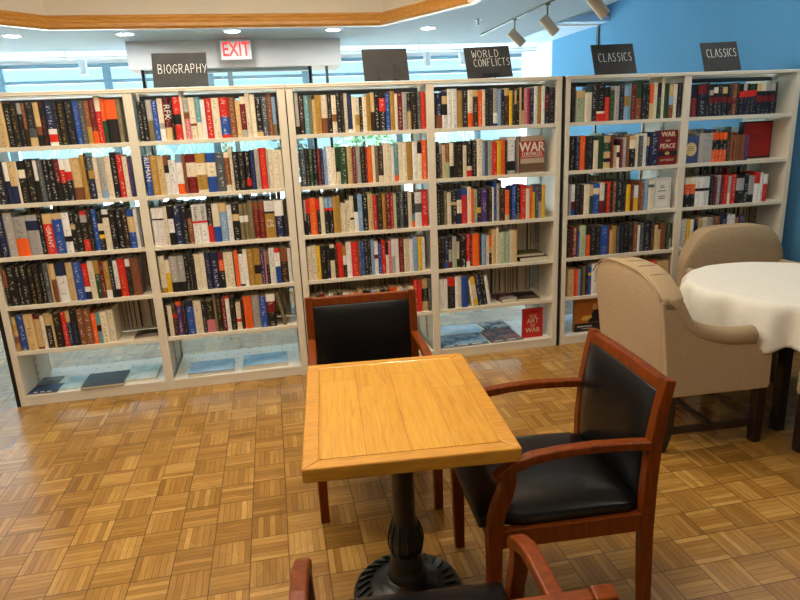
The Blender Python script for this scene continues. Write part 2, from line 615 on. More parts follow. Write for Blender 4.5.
# white soffit box that carries the exit sign, and the glass doors under it
plane_box('trim_9', -1.16, 0.75, 6.28, 6.80, 2.165, CZ, M['white'])
for i, (a, b) in enumerate([(-1.06, -0.29), (-0.29, 0.46)]):
    f = MB()
    f.box(a, a + 0.022, 6.33, 6.37, 0.02, 2.16)
    f.box(b - 0.022, b, 6.33, 6.37, 0.02, 2.16)
    f.box(a + 0.022, b - 0.022, 6.33, 6.37, 0.02, 0.10)
    f.box(a + 0.022, b - 0.022, 6.33, 6.37, 2.13, 2.16)
    d = struct(f.build('door_%d' % (i + 1), M['frame']))
    MB().box(a + 0.022, b - 0.022, 6.345, 6.355, 0.10, 2.13).build('pane', M['glass'], d)
    hx = -0.36 if i == 0 else -0.22
    MB().tube([(hx, 6.29, 0.9), (hx, 6.29, 1.3)], 0.012).box(hx - 0.006, hx + 0.006, 6.29, 6.34, 0.92, 0.935).box(hx - 0.006, hx + 0.006, 6.29, 6.34, 1.265, 1.28).build('handle', M['metal_dark'], d)
struct(MB().box(0.44, 0.47, 6.33, 6.37, 0, 2.165).build('trim_3', M['metal_dark']))
struct(MB().box(0.60, 0.625, 6.33, 6.37, 0, 2.165).build('trim_4', M['metal_dark']))
struct(MB().box(-1.07, -1.045, 6.33, 6.37, 0, 2.165).build('trim_5', M['metal_dark']))


# ------------------------------------------------------------------ stroke lettering (hand chalked)
STROKES = {
    'A': [[(0, 0), (.45, 1), (.9, 0)], [(.2, .38), (.72, .38)]],
    'B': [[(.05, 0), (.05, 1)], [(.05, 1), (.6, .95), (.68, .75), (.55, .55), (.05, .5)], [(.05, .5), (.7, .45), (.8, .2), (.6, .02), (.05, 0)]],
    'C': [[(.75, .85), (.5, 1), (.2, .9), (.02, .55), (.1, .2), (.4, 0), (.8, .1)]],
    'D': [[(.1, 0), (.1, 1), (.5, .95), (.8, .6), (.72, .2), (.4, 0), (.1, 0)]],
    'F': [[(.1, 0), (.1, 1), (.75, 1)], [(.1, .52), (.6, .55)]],
    'G': [[(.8, .85), (.5, 1), (.15, .8), (.05, .4), (.25, .05), (.6, .02), (.8, .25), (.8, .45), (.5, .45)]],
    'H': [[(.05, 0), (.05, 1)], [(.8, 0), (.8, 1)], [(.05, .5), (.8, .55)]],
    'I': [[(.15, 0), (.15, 1)]],
    'L': [[(.1, 1), (.1, 0), (.75, .03)]],
    'N': [[(.05, 0), (.08, 1), (.75, 0), (.8, 1)]],
    'O': [[(.45, 1), (.1, .8), (.02, .45), (.2, .08), (.55, 0), (.85, .3), (.8, .75), (.45, 1)]],
    'P': [[(.1, 0), (.1, 1), (.6, .98), (.75, .75), (.6, .5), (.1, .47)]],
    'R': [[(.1, 0), (.1, 1), (.6, .97), (.72, .75), (.55, .52), (.1, .5)], [(.35, .5), (.8, 0)]],
    'S': [[(.7, .88), (.4, 1), (.1, .8), (.25, .58), (.6, .45), (.7, .2), (.45, 0), (.05, .1)]],
    'T': [[(0, .97), (.8, 1)], [(.4, 1), (.38, 0)]],
    'W': [[(0, 1), (.2, 0), (.45, .7), (.7, 0), (.95, 1)]],
    'Y': [[(0, 1), (.4, .5)], [(.8, 1), (.35, 0)]],
}


def chalk_text(mb, txt, x0, z0, h, w, y=0.0, rad=0.0012):
    # flat chalk strokes lying on the plane y, facing -y
    adv = w / len(txt)
    wid = [0.45 if c == 'I' else 1.0 for c in txt]
    u = w / sum(wid)
    x = x0
    for c, k in zip(txt, wid):
        for st in STROKES[c]:
            pts = [(x + p[0] * u * 0.86 * (1 if c != 'I' else .6), z0 + p[1] * h) for p in st]
            for a, b in zip(pts, pts[1:]):
                l = math.hypot(b[0] - a[0], b[1] - a[1])
                nx, nz = -(b[1] - a[1]) / l * rad, (b[0] - a[0]) / l * rad
                ex, ez = (b[0] - a[0]) / l * rad * .6, (b[1] - a[1]) / l * rad * .6
                q = [(a[0] - ex - nx, a[1] - ez - nz), (a[0] - ex + nx, a[1] - ez + nz), (b[0] + ex + nx, b[1] + ez + nz), (b[0] + ex - nx, b[1] + ez - nz)]
                mb.prism(q, y - 0.0012, y, 'y')
        x += u * k
    return mb


def text_mesh(txt, size, name, m, parent, sx=1.0, depth=0.0012, loc=(0, 0, 0), rot=(math.pi / 2, 0, 0), bold=0.0):
    cu = bpy.data.curves.new(name, 'FONT')
    cu.body = txt
    cu.size = size
    cu.align_x = 'CENTER'
    cu.align_y = 'CENTER'
    cu.extrude = depth
    cu.offset = bold
    cu.resolution_u = 3
    t = bpy.data.objects.new(name + '_tmp', cu)
    C.objects.link(t)
    bpy.context.view_layer.update()
    me = bpy.data.meshes.new_from_object(t.evaluated_get(bpy.context.evaluated_depsgraph_get()))
    bpy.data.objects.remove(t)
    bpy.data.curves.remove(cu)
    me.name = name
    me.materials.clear()
    me.materials.append(m)
    me.transform(Matrix.Diagonal((sx, 1, 1, 1)))
    o = bpy.data.objects.new(name, me)
    C.objects.link(o)
    o.parent = parent
    o.location = loc
    o.rotation_euler = rot
    return o


# ------------------------------------------------------------------ bookcases
BY = 3.93                     # front plane
BD = 0.49                     # depth
H = 1.83
LEV = [1.54, 1.228, 0.925, 0.632, 0.35]
BW = 0.879
UNITS = [(-1.637, 0.035, 'cream steel bookcase with biographies and one chalk sign, leftmost of three'),
         (0.128, 0.04, 'cream steel bookcase in the middle, behind the oak table, under the world conflicts sign'),
         (1.916, 0.03, 'cream steel bookcase with two classics signs, beside the blue wall')]
BAYS = []                     # inner x0, x1


def deck_mat():
    m = mat('perforated_deck', srgb(228, 220, 204), 0.32)
    t = NT(m)
    tc = t.n('ShaderNodeTexCoord')
    sx = t.n('ShaderNodeSeparateXYZ', inp={0: tc.outputs['Object']})
    fx = t.math('SUBTRACT', t.math('FRACT', t.math('MULTIPLY', sx.outputs[0], 1 / 0.078)), 0.5)
    fy = t.math('SUBTRACT', t.math('FRACT', t.math('MULTIPLY', t.math('ADD', sx.outputs[1], 0.02), 1 / 0.09)), 0.5)
    d = t.math('ADD', t.math('MULTIPLY', t.math('MULTIPLY', fx, 0.078), t.math('MULTIPLY', fx, 0.078)), t.math('MULTIPLY', t.math('MULTIPLY', fy, 0.09), t.math('MULTIPLY', fy, 0.09)))
    k = t.math('LESS_THAN', d, 0.0065 ** 2)
    back = t.math('GREATER_THAN', sx.outputs[1], 0.20)
    t.link(t.mix(t.math('MULTIPLY', k, back), srgb(228, 220, 204), srgb(96, 92, 86)), t.b.inputs['Base Color'])
    return m


M['deck'] = deck_mat()
for ui, (ux, ew, lab) in enumerate(UNITS):
    root = empty('bookcase', lab, 'bookcase', (ux, BY, 0), 0, 'cream steel bookcases in a row')
    W2 = 2 * BW
    mw = 0.05
    ups = [(0, ew), (BW - mw / 2, BW + mw / 2), (W2 - (0.045 if ui == 0 else 0.036), W2)]
    for k, (a, b) in enumerate(ups):
        g = MB()
        g.box(a, b, 0, 0.018, 0, H - 0.012)
        g.box(a, b, BD - 0.018, BD, 0, H - 0.012)
        c = (a + b) / 2
        t = 0.012 if k == 1 else (b - a) / 2 - 0.002
        g.box(c - t, c + t, 0.018, BD - 0.018, 0, H - 0.012)
        u = g.build('upright', M['shelf'], root, bevel=0.002)
        g = MB()
        t2 = t + 0.005
        g.box(c - t2, c + t2, BD / 2 - 0.016, BD / 2 + 0.016, 0.07, H - 0.05)
        g.build('slotted_post', M['post'], u)
    for y0, y1, yl in ((-0.004, 0.20, -0.004), (BD - 0.20, BD + 0.004, BD - 0.004)):
        g = MB().box(0, W2, y0, y1, H - 0.012, H)
        g.box(0, W2, yl, yl + 0.008, H - 0.022, H - 0.012)
        g.build('top_panel', M['shelf'], root, bevel=0.003)
    for k in range(2):
        a, b = (ups[k][1], ups[k + 1][0])
        BAYS.append((ux + a, ux + b))
        MB().box(a, b, BD / 2 - 0.02, BD / 2 + 0.02, H - 0.056, H - 0.030).build('top_rail', M['rail'], root)
        for z in LEV:
            for y0, y1 in ((0.004, BD / 2 - 0.02), (BD / 2 + 0.02, BD - 0.004)):
                g = MB().box(a, b, y0, y1, z - 0.006, z)
                yy = y0 if y0 < 0.1 else y1 - 0.004
                g.box(a, b, yy, yy + 0.004, z - 0.024, z - 0.006)
                s = g.build('shelf', M['shelf'], root, bevel=0.0015)
                for s_ in (a, b - 0.002):
                    pr = [(y0 + 0.006, z - 0.022), (y1 - 0.001, z - 0.022), (y1 - 0.001, z + 0.05), (y0 + 0.01, z + 0.012)]
                    if y0 > 0.1:
                        pr = [(y1 - 0.006, z - 0.022), (y0 + 0.001, z - 0.022), (y0 + 0.001, z + 0.05), (y1 - 0.01, z + 0.012)]
                    MB().prism(pr, s_, s_ + 0.002, 'x').build('bracket', M['shelf'], s)
        MB().box(a, b, 0.004, BD - 0.004, 0.052, 0.064).build('base_deck', M['deck'], root)
        MB().box(a, b, 0.006, 0.014, 0, 0.052).build('kick_plate', M['shelf'], root)
        MB().box(a, b, BD - 0.014, BD - 0.006, 0, 0.052).build('kick_plate', M['shelf'], root)
    if ui == 0:
        MB().box(-0.022, 0, 0.0, BD, 0, H - 0.02).build('end_panel', M['black'], root)
    if ui == 1:
        MB().box(W2, W2 + 0.018, 0.004, BD, 0, H).build('end_panel', M['black'], root)

# ------------------------------------------------------------------ books
PAL = {
    'K': ((26, 25, 25), 'black'), 'N': ((28, 38, 74), 'navy'), 'B': ((34, 76, 158), 'blue'), 'L': ((132, 164, 200), 'pale blue'),
    'R': ((204, 38, 26), 'red'), 'D': ((110, 22, 26), 'maroon'), 'O': ((232, 92, 26), 'orange'), 'Y': ((232, 186, 40), 'yellow'),
    'M': ((174, 134, 58), 'mustard'), 'T': ((206, 176, 124), 'tan'), 'C': ((228, 216, 190), 'cream'), 'W': ((234, 232, 228), 'white'),
    'G': ((168, 164, 160), 'grey'), 'S': ((78, 84, 90), 'slate'), 'V': ((40, 70, 44), 'dark green'), 'E': ((168, 184, 150), 'pale green'),
    'P': ((72, 48, 110), 'purple'), 'I': ((206, 120, 130), 'pink'), 'Q': ((96, 150, 158), 'teal'), 'Z': ((128, 76, 46), 'brown'),
    'J': ((58, 38, 28), 'dark brown'), 'U': ((18, 26, 42), 'blue-black'), 'H': ((120, 108, 78), 'olive'),
}
DARKS = set('KNBRDSVPZJUOIHQ')
INKS = {'w': (235, 232, 222), 'k': (40, 38, 36), 'y': (206, 168, 70), 'r': (190, 40, 30), 't': (200, 176, 130), 'o': (220, 120, 50), 'b': (70, 120, 190), 'g': (150, 150, 148), 'c': (214, 204, 182)}

# shelf | x origin, scale, left edge in crop px | right edge : bands [: ink] [@height cm] [/lean deg]
DATA = '''
11|0 10 0|20:G 105:T:k@24.5 175:K:c 240:K:y 285:G25K75:g 325:Z60J40:t 400:K60S20T20:g 455:T55Z20K25 515:K:r@24.5 600:N62W12R18W8:w 632:K:y 700:K:y@24 792:K:g@23.2 845:B@23.5 900:S:t 950:Z60M40:t 1005:D72O28:g@24.5 1060:C32R68:w@26 1100:O50V50:t@24.5 1215:O45K55:k@23.8 1262:H@24
12|0 10 0|20:P 100:K:w 150:W45N55:k 215:T58N42:k 240:C 310:K20C20K60:t 402:K:t@24.5 440:W48K52:k 490:S:t 540:K:w 602:K:w 655:D55K45:w 705:W25R32K43:w 765:W30R20K50:w 865:T70Z30@24 910:M@25.5 930:K:w@26.5 982:S30M20N50:w 1035:C:r 1100:G80L20:k 1158:C:r@24 1220:K:w@26 1280:R:w@24.5 1325:C:k 1358:P@23
13|0 10 0|40:K:y 108:N:w 195:G:w@25.5 320:G55O45:k@23 440:G14N24G62 492:K:w 582:T24R76@23.5 680:T14B86:w@23.5 752:W58K14W28:k@23.5 800:K30T12K58:w@23.5 858:K:w@22.5 925:R10G18K42R30:t@24 975:K:t@23.5 1022:B:w@24.5 1075:K32C18K10Y10K30 1140:W12K8C80@24 1202:K:w@23.5 1265:K:w@23.5 1318:J:w@23.5 1388:B18T40B42:w@23 1420:W 1440:G@24
14|0 10 58|130:Z48K52:t@22 215:K:w@23.5 262:K:w@23.5 330:K:w@23.5 395:K:y@23 450:K:y@23.5 492:K:w@23 545:S:c@24.5 560:T@24 606:T40Z60:k@23.5 716:N34W66:k@24 782:T:k@23.5 868:B:w@23.5 932:R64W14N22@22 990:C:k@23.5 1042:M35V65:w@23.5 1082:D:w@23 1140:M78W22:w@22.5 1180:K:w@23 1222:W78K22:k@22.5 1300:R:y@23.5 1345:W20K80:g@23 1430:Z:k@23
15|5 10 108|172:T22M20T14Z20M24:k@21.5 250:B:w@22.5 342:T:k@22.5 412:D12T82D6@21.5 446:C:k@21 512:T35K65:w@22 535:T@21 612:K:y@22 660:R:w@22 700:T32N68:w@22.5 768:K:b@22.5 835:Z:w@22.5 908:Z:w@22.5 952:O:w@19.5 995:Q40K20Q40:k@19.5 1062:C:k@20 1125:C:k@20.5
21|133 10 85|132:K:w@22 175:K:w@22 235:G50H50:w@23 290:B:w@22.5 342:C58G14W28@23.5 412:D70T30@24 440:K@24 515:R40K24R36:w@24 541:C@27.5 597:G35Z15I50:w@23.5 660:C62Z6C32:k@23.5 712:Q60C40:w@23.5 755:W@22 822:R:w@22.8 896:C:k@22.8 985:R48B44R8:w@23 1055:Z:c@23 1100:T:k@21 1155:C18D64G18:c@23 1200:C@25.2 1250:C@24 1310:K88T12:w@22 1370:S:w@23 1415:Z:t@24.5 1450:L70H30@22 1468:K
22|138 10 72|165:B@22.8 236:M:c@23 300:T:k@22.5 345:Z25K20W55@23 415:W:k@20 484:L20W54O26:k@23 515:Z:k@22.5 612:D22C36D42:r@23 712:M24C30M38C8:k@23 806:B24C36B40:k@23 893:S:w@23 950:C14Z70C16:t@23 980:C:k@26 1030:K:w@23 1095:K:t@23 1150:K70R20K10:w@23 1195:N:b@23.5 1240:G:k@24 1310:R:y@24.5 1330:G@24 1370:C:k@23.5 1432:C:k@23 1472:C:k@23
23|145 10 78|152:W28K4W68:r@23 228:W28K4W68:r@23 264:C:k@23.5 320:K32W36K32:k@23.5 402:N:w@23.5 455:K:w@23.5 506:K25Z75:c@21 575:W42R6W52:k@23.5 650:W42R6W52:k@23.5 706:K55R45:w@23 776:C60B40:w@23.5 850:T22L78:w@23.5 898:W:k@22 970:K28T18K54:w@22.5 1012:H32W18H50:t@22 1056:H32W18H50:t@22 1108:H:y@23.5 1165:Z22D78:y@23 1220:Z22D78:y@23 1318:W28K6M66@23 1408:W42N58:w@23 1430:K:t@23 1450:J
24|150 10 92|125:C:k@20 188:C86M14:k@23 235:C40Y60:k@20.5 310:G72K28:w@22.5 378:G72K28:w@22.5 420:K:w@23 448:K@23 482:K:g@22 535:C@22.5 582:C@23 637:N:t@23 718:N:w@23 768:D22O30K48:w@23 812:C:k@22.5 860:C:k@22.5 872:V@22 911:O:r@23 960:K8W86K6:k@22.5 1000:W:r@23.5 1062:M:c@23.5 1128:M45K24M31@23.5 1168:P:w@22 1182:I@22 1215:H40K60@21 1272:W:k@23 1322:R12W40B48:k@22.5 1398:Z40J60:t@22.5 1440:W:k@22
25|158 10 80|130:K:y@20 175:C@20 220:J30R14J56@20.5 272:O12P88:w@22 312:K:o@21 390:N18B82:w@22 466:C:k@21.5 506:K:w@21 588:K60I40:t@21 612:H@24.5 665:K:y@23.5 706:D:w@22 745:R6W94:k@22.5 802:K:t@22 850:C60R12C28:k@18 882:K:r@20 960:O:k@21.5 1040:G:k@21.5 1105:B:w@20.5 1195:W22D34K44:w@21.5 1262:. 1296:H:k@22/10
31|292 10 48|85:G80K20:w@24 140:J:w@22.5 190:Q:w@22.5 220:H:k@22.5 250:T:k@20 306:M:k@22.5 372:C60Z40:r@22.5 412:K:w@23 457:C50Z20C30:k@22 500:K:w@23 532:K:t@23 568:C:k@23 612:N92W8:b@23 640:C@21 683:C50M30T20:k@20.5 715:K:w@20.5 755:C:k@21 795:M:k@22 835:T50J50:w@23 882:K:w@23 945:K14R34K52:w@22.5 990:B:w@22.5 1032:M:k@23.5 1062:C@21.5 1110:D:w@22.5 1155:G:k@22.5 1196:K50T50:w@22 1256:K:t@22 1295:S:c@22.5 1345:R:o@22.5
32|296 10 62|115:S:w@22.5 146:K@23 186:V:c@22.5 230:K:w@22.5 262:D:t@22.5 290:N:c@22.5 320:L:k@21.5 376:W:k@23.5 410:C:k@22.5 455:V55K10C35:k@22.5 525:V:w@23 577:T:k@23 610:D:w@22 656:G:k@23 705:K:t@22.5 722:D:w@22 770:O:y@22 800:C@23 832:H@22.5 882:J82C18:w@22.5 910:C@24 962:C:k@23.5 988:W@22 1030:Q84O16:w@23 1075:C@24 1115:C:k@23.5 1170:M:k@24 1220:W:k@24 1262:K30C70:k@23.5 1322:O:w@24.5
33|300 10 60|78:G60K40:w@22 115:R40K60:w@22.5 185:O@23 216:R30K70:w@22 260:C@23 302:L28R8K64:w@22.5 346:L28R8K64:w@22.5 386:M:r@23 415:M@23.5 442:C:k@19 470:C:k@18.5 512:C:k@20 552:C60K6C34:k@22.5 590:K40W60:c@21 636:L:k@23.5 690:K:w@22.5 742:T:k@23.5 778:R:w@22.5 832:J:t@22.5 866:M:k@23 912:D:w@23 942:R:w@23 970:E:c@22.5 1000:K:c@22.5 1045:S:w@23 1085:K:w@23 1128:C@23 1152:K60Q20O20@22 1222:W32S26W42:k@22.5 1298:R:w@23.5
34|304 10 50|90:C:k@22 148:C:k@22.5 180:Y:k@22 240:K@22 275:K@22 322:C10K36C54:k@22 345:J:t@21 402:R:o@23 438:M30W30J40@20.5 488:W:r@23 556:R@23 585:S:c@23.5 614:B:w@22.5 650:K:w@23 682:K:w@23 712:L@23.5 752:W40D12W48:r@22 784:B:w@20 826:R:w@22.5 852:K40C60:k@21 882:I:w@21.5 916:W50G50:k@22.5 956:W:r@22.5 1006:D:t@23 1032:C:k@22 1062:C@22 1096:W:k@21.5 1146:L@23 1180:Y:k@23 1216:W:k@22.5
35|305 10 60|98:C@16.5 132:T:k@17 165:K:w@18 215:D:w@18.5 265:W@16.5 300:W@18 340:H@18.5 395:K:w@18.5 452:W@18 500:T:k@17.5 545:R:w@17 590:T@18.5 630:K@18.5 670:K:w@18 720:L:k@18 762:T:k@18 802:U@18 850:K:w@18 930:O:r@18.5 982:C:r@18 1020:L@17 1050:T@17.5 1092:C@18 1135:R:w@22 1172:R:o@22 1236:T30K40T30@22.5 1270:S:w@22
41|432 11.43 45|118:N62Z38:w@21.5 176:N12T22K30W36:k@22 226:W:k@23.5 286:W:k@23.5 352:M:t@22.5 410:U:w@22.5 466:C62O38:k@22.5 522:T18J82:w@22.5 572:O:w@22 606:C:k@22.5 642:K@23 695:K:g@22.5 746:G65W28N7:k@23 790:L:c@22.5 822:U:w@22 880:T20J80:t@23 916:Y:k@21.5 938:K:w@22.5 960:T40K60@21.5 996:K:w@22 1014:T@23 1044:K60T40@22.5 1090:I:w@22.5 1110:R@22 1155:N:w@22.5 1198:W:k@23.5 1245:M:k@23.5 1285:W:k@23.5 1330:K20D40K40:w@23 1392:U@22.5 1435:N:w@27
42|432 11.43 48|85:K:w@23 118:G30S70:w@22 158:T:k@21 202:Z55E45:c@22 250:C66K34:k@22 275:K@22 352:K:y@22.5 396:C@20 460:K70C12R18:t@22.5 510:K:w@22.5 578:C:k@23.5 602:L:k@22 636:S:y@22 692:G:k@22.5 740:R:w@21 785:Y:k@22 832:O:k@22.5 856:K:w@22 948:W65K25G10:k@24
43|435 11.43 28|62:K:w@22.5 105:K:t@22.5 140:H:w@22 186:C@21 250:K32T8K60:w@21.5 306:N28C40N32:k@22 370:B16R84:b@22.5 416:C:k@24 442:O@22.5 482:E90L10:k@22 526:K56Y16K28:t@22.5 602:P:w@22 650:K:t@22 672:C@22.5 702:B@26 736:G:k@25 796:J:t@22 848:O80T20@20 876:U@20 918:B:w@22.5 972:K84H16:w@22.5 1030:R:w@23 1075:C@20 1112:O@21.5 1140:Y@17.5 1170:S:w@21.5 1210:P50G50:w@22 1250:Y:k@22
44|436 11.43 28|62:K@20 98:K:t@20.5 146:N80B20:w@20.5 188:K40G40D20:w@21 236:G42E58:k@21 270:K10C60K30@19.5 346:K:w@21.5 392:R84W16:w@21.5 416:D:w@21.5 496:O:y@22 520:K@22 568:L:w@21 606:C:k@20 636:O40T20K40@20 680:T@24 716:C:r@25 782:E:w@21.5 840:E:w@21.5 872:C:k@22.5 925:T@22.5
45|436 11.43 38|95:W@21 133:W@21 218:R26K74:g@21.5 252:W@22 290:C@22 362:B:k@21.5 409:. 433:C@19/8 484:Y25C50Y25@20.5/8 538:N:w@22/8 592:K:w@22.5/8 628:W:k@21/8
51|566 12.5 62|102:K:o@22.5 228:T25E75:k@20 308:C@18.5 372:K:w@22.5 478:K74C6R20@24.5 535:K30R70:t@21.5 582:V:t@19.5 645:G:k@22 705:U@22.5 768:L30M30L40@22 790:Q@23.5 852:D:t@23.5 930:V45Z55:t@25 975:U:w@22.5 1018:K:c@22.5 1072:O55T45:k@22.5 1120:C:k@23.5 1165:K40V60@23 1208:C@27 1265:V:k@22.5 1318:T35L25Z40@21.5 1368:C@22 1428:U@22.5
52|564 12.5 65|132:K:w@22 178:N:w@22 255:O:t@22.5 350:K:g@22 412:C@19 485:V:k@21.5 575:T20V28T20K12T20@21.5 602:D@22 648:T@15 685:K15W25K20W40@17.5 712:D@19 758:G:w@20 802:Z:o@21 878:T12C28K60:w@20.5 918:C@21.5 962:S:c@20.5 1008:W:k@22 1052:T30N70:w@19.5 1155:N:w@22.5
53|564 12.5 48|75:G@21 130:W55D27B18:k@21 190:K:g@20.5 235:K:o@20 305:C:k@20.5 356:T38V62:k@20 430:B14C20B66@20.5 492:C58D42:k@21 522:K@20 555:R@21.5 598:K:y@21 640:Z:w@21.5 705:U:w@22 765:K:g@21 815:Y:k@18.5 848:D@19.5 918:W48Y52:k@17.5 940:Z@20.5 975:Z:w@20 1035:L:w@20.5 1105:C14S10C76:k@20.5
54|562 12.5 52|95:K:t@20 182:D:w@21.5 206:B@17.5 282:E:k@22 342:K25O75@20 402:K@20.5 466:K:g@20.5 560:B@20.5 580:D@20.5 615:T@17 662:M:k@20 700:S@19 750:K:b@20 810:K:g@20.5 875:K:g@21 920:Z@21 952:W@19 1005:S@20.5 1085:U@21.5 1130:J@20.5 1180:T@18 1215:T@14.5 1285:Z:k@19 1322:V@19 1368:K60W40@18.5
55|560 6.15 40|80:T:k@19.5 92:R@19 104:O@19 118:L:k@19 132:J@19.5 150:H@21 168:K@21.5 186:B20Y10B70@20 230:W:k@22.5 275:G@20 330:K@20 385:D@20.5 490:D:k@20.5 550:E:w@19 580:R:w@21 690:T:k@20
61|688 12.5 15|100:U40D60:g@21 200:D30U70:c@21 240:K@22 290:K18G16K8D18U40@21 345:K10C18K12D18U42@21 410:K26K14D18U42@21 470:K10T20K10D18U42@21 525:U40D18U42@20 580:Z50D14Z36@21 610:K@21.5 655:K24R20U56@20.5 700:G22R20U58@20.5 745:K22R20U58@20.5 790:V22R20U58@20.5 825:K20R20U60@20.5 880:T25K15D20U40@20.5 940:C25K15D20U40@20.5 1000:G25K15D20U40@20.5 1050:G25K15D20U40@20.5 1075:K@21
62|682 12.5 190|350:G:k@20 398:O24K34O42:w@20 440:O24K34O42:w@20 485:O24K34O42:w@20 530:O24K34O42:w@20 570:J@20 620:Z:o@18 668:Z:o@18 712:Z:o@18 755:Z:o@18 800:P:o@17.5
63|680 12.5 32|105:C22O34K44:w@20.5 165:C22O34K44:w@20.5 222:W38K10W52@20.5 282:W38K10W52@20.5 345:W38K10W52@20.5 392:U@20.5 430:D:g@20 485:G:k@21 525:D@21 572:R:t@20.5 605:G60C40@20 672:R:w@21 768:K8G44K48@19.5 832:K:w@21 905:G70K30@19 970:R38W62@21.5 1005:W:k@20.5 1062:W35R65@19.5
64|676 12.5 40|112:W:k@20.5 150:Y@20.5 190:W:k@20 238:U:c@20 300:T:k@20 362:C:k@21 432:G:k@20.5 512:Z@21 600:N:w@22 640:W@21 698:W@21.5 752:M@19 800:P@20
65|674 12.5 40|90:K@20 130:Z@20 175:K@20 215:S@19
'''


def lin(c):
    s = srgb(*c)
    return s


def parse():
    out = []
    for line in DATA.strip().splitlines():
        h, b, e = line.split('|')
        bay, row = int(h[0]), int(h[1])
        ox, sc, st = [float(q) for q in b.split()]
        z = LEV[row - 1]
        x = x_at(ox + st / sc, BY + 0.03, z)
        lo, hi = BAYS[bay - 1]
        n = 0
        for tok in e.split():
            lean = 0.0
            if '/' in tok:
                tok, l = tok.split('/')
                lean = float(l)
            hh = 23.5
            if '@' in tok:
                tok, q = tok.split('@')
                hh = float(q)
            p = tok.split(':')
            xr = x_at(ox + float(p[0]) / sc, BY + 0.03, z)
            ink = p[2] if len(p) > 2 else None
            bands, i = [], 0
            s = p[1]
            while i < len(s):
                c = s[i]
                i += 1
                d = ''
                while i < len(s) and s[i].isdigit():
                    d += s[i]
                    i += 1
                bands.append((c, float(d) / 100 if d else 1.0))
            if p[1] == '.':
                x = xr
                continue
            n += 1
            a, bb = max(x, lo + 0.004), min(xr, hi - 0.003)
            if bb - a > 0.004:
                out.append(dict(bay=bay, row=row, n=n, x0=a, x1=bb - 0.0008, z=z, h=hh / 100.0, bands=bands, ink=ink, lean=lean))
            x = xr
    return out


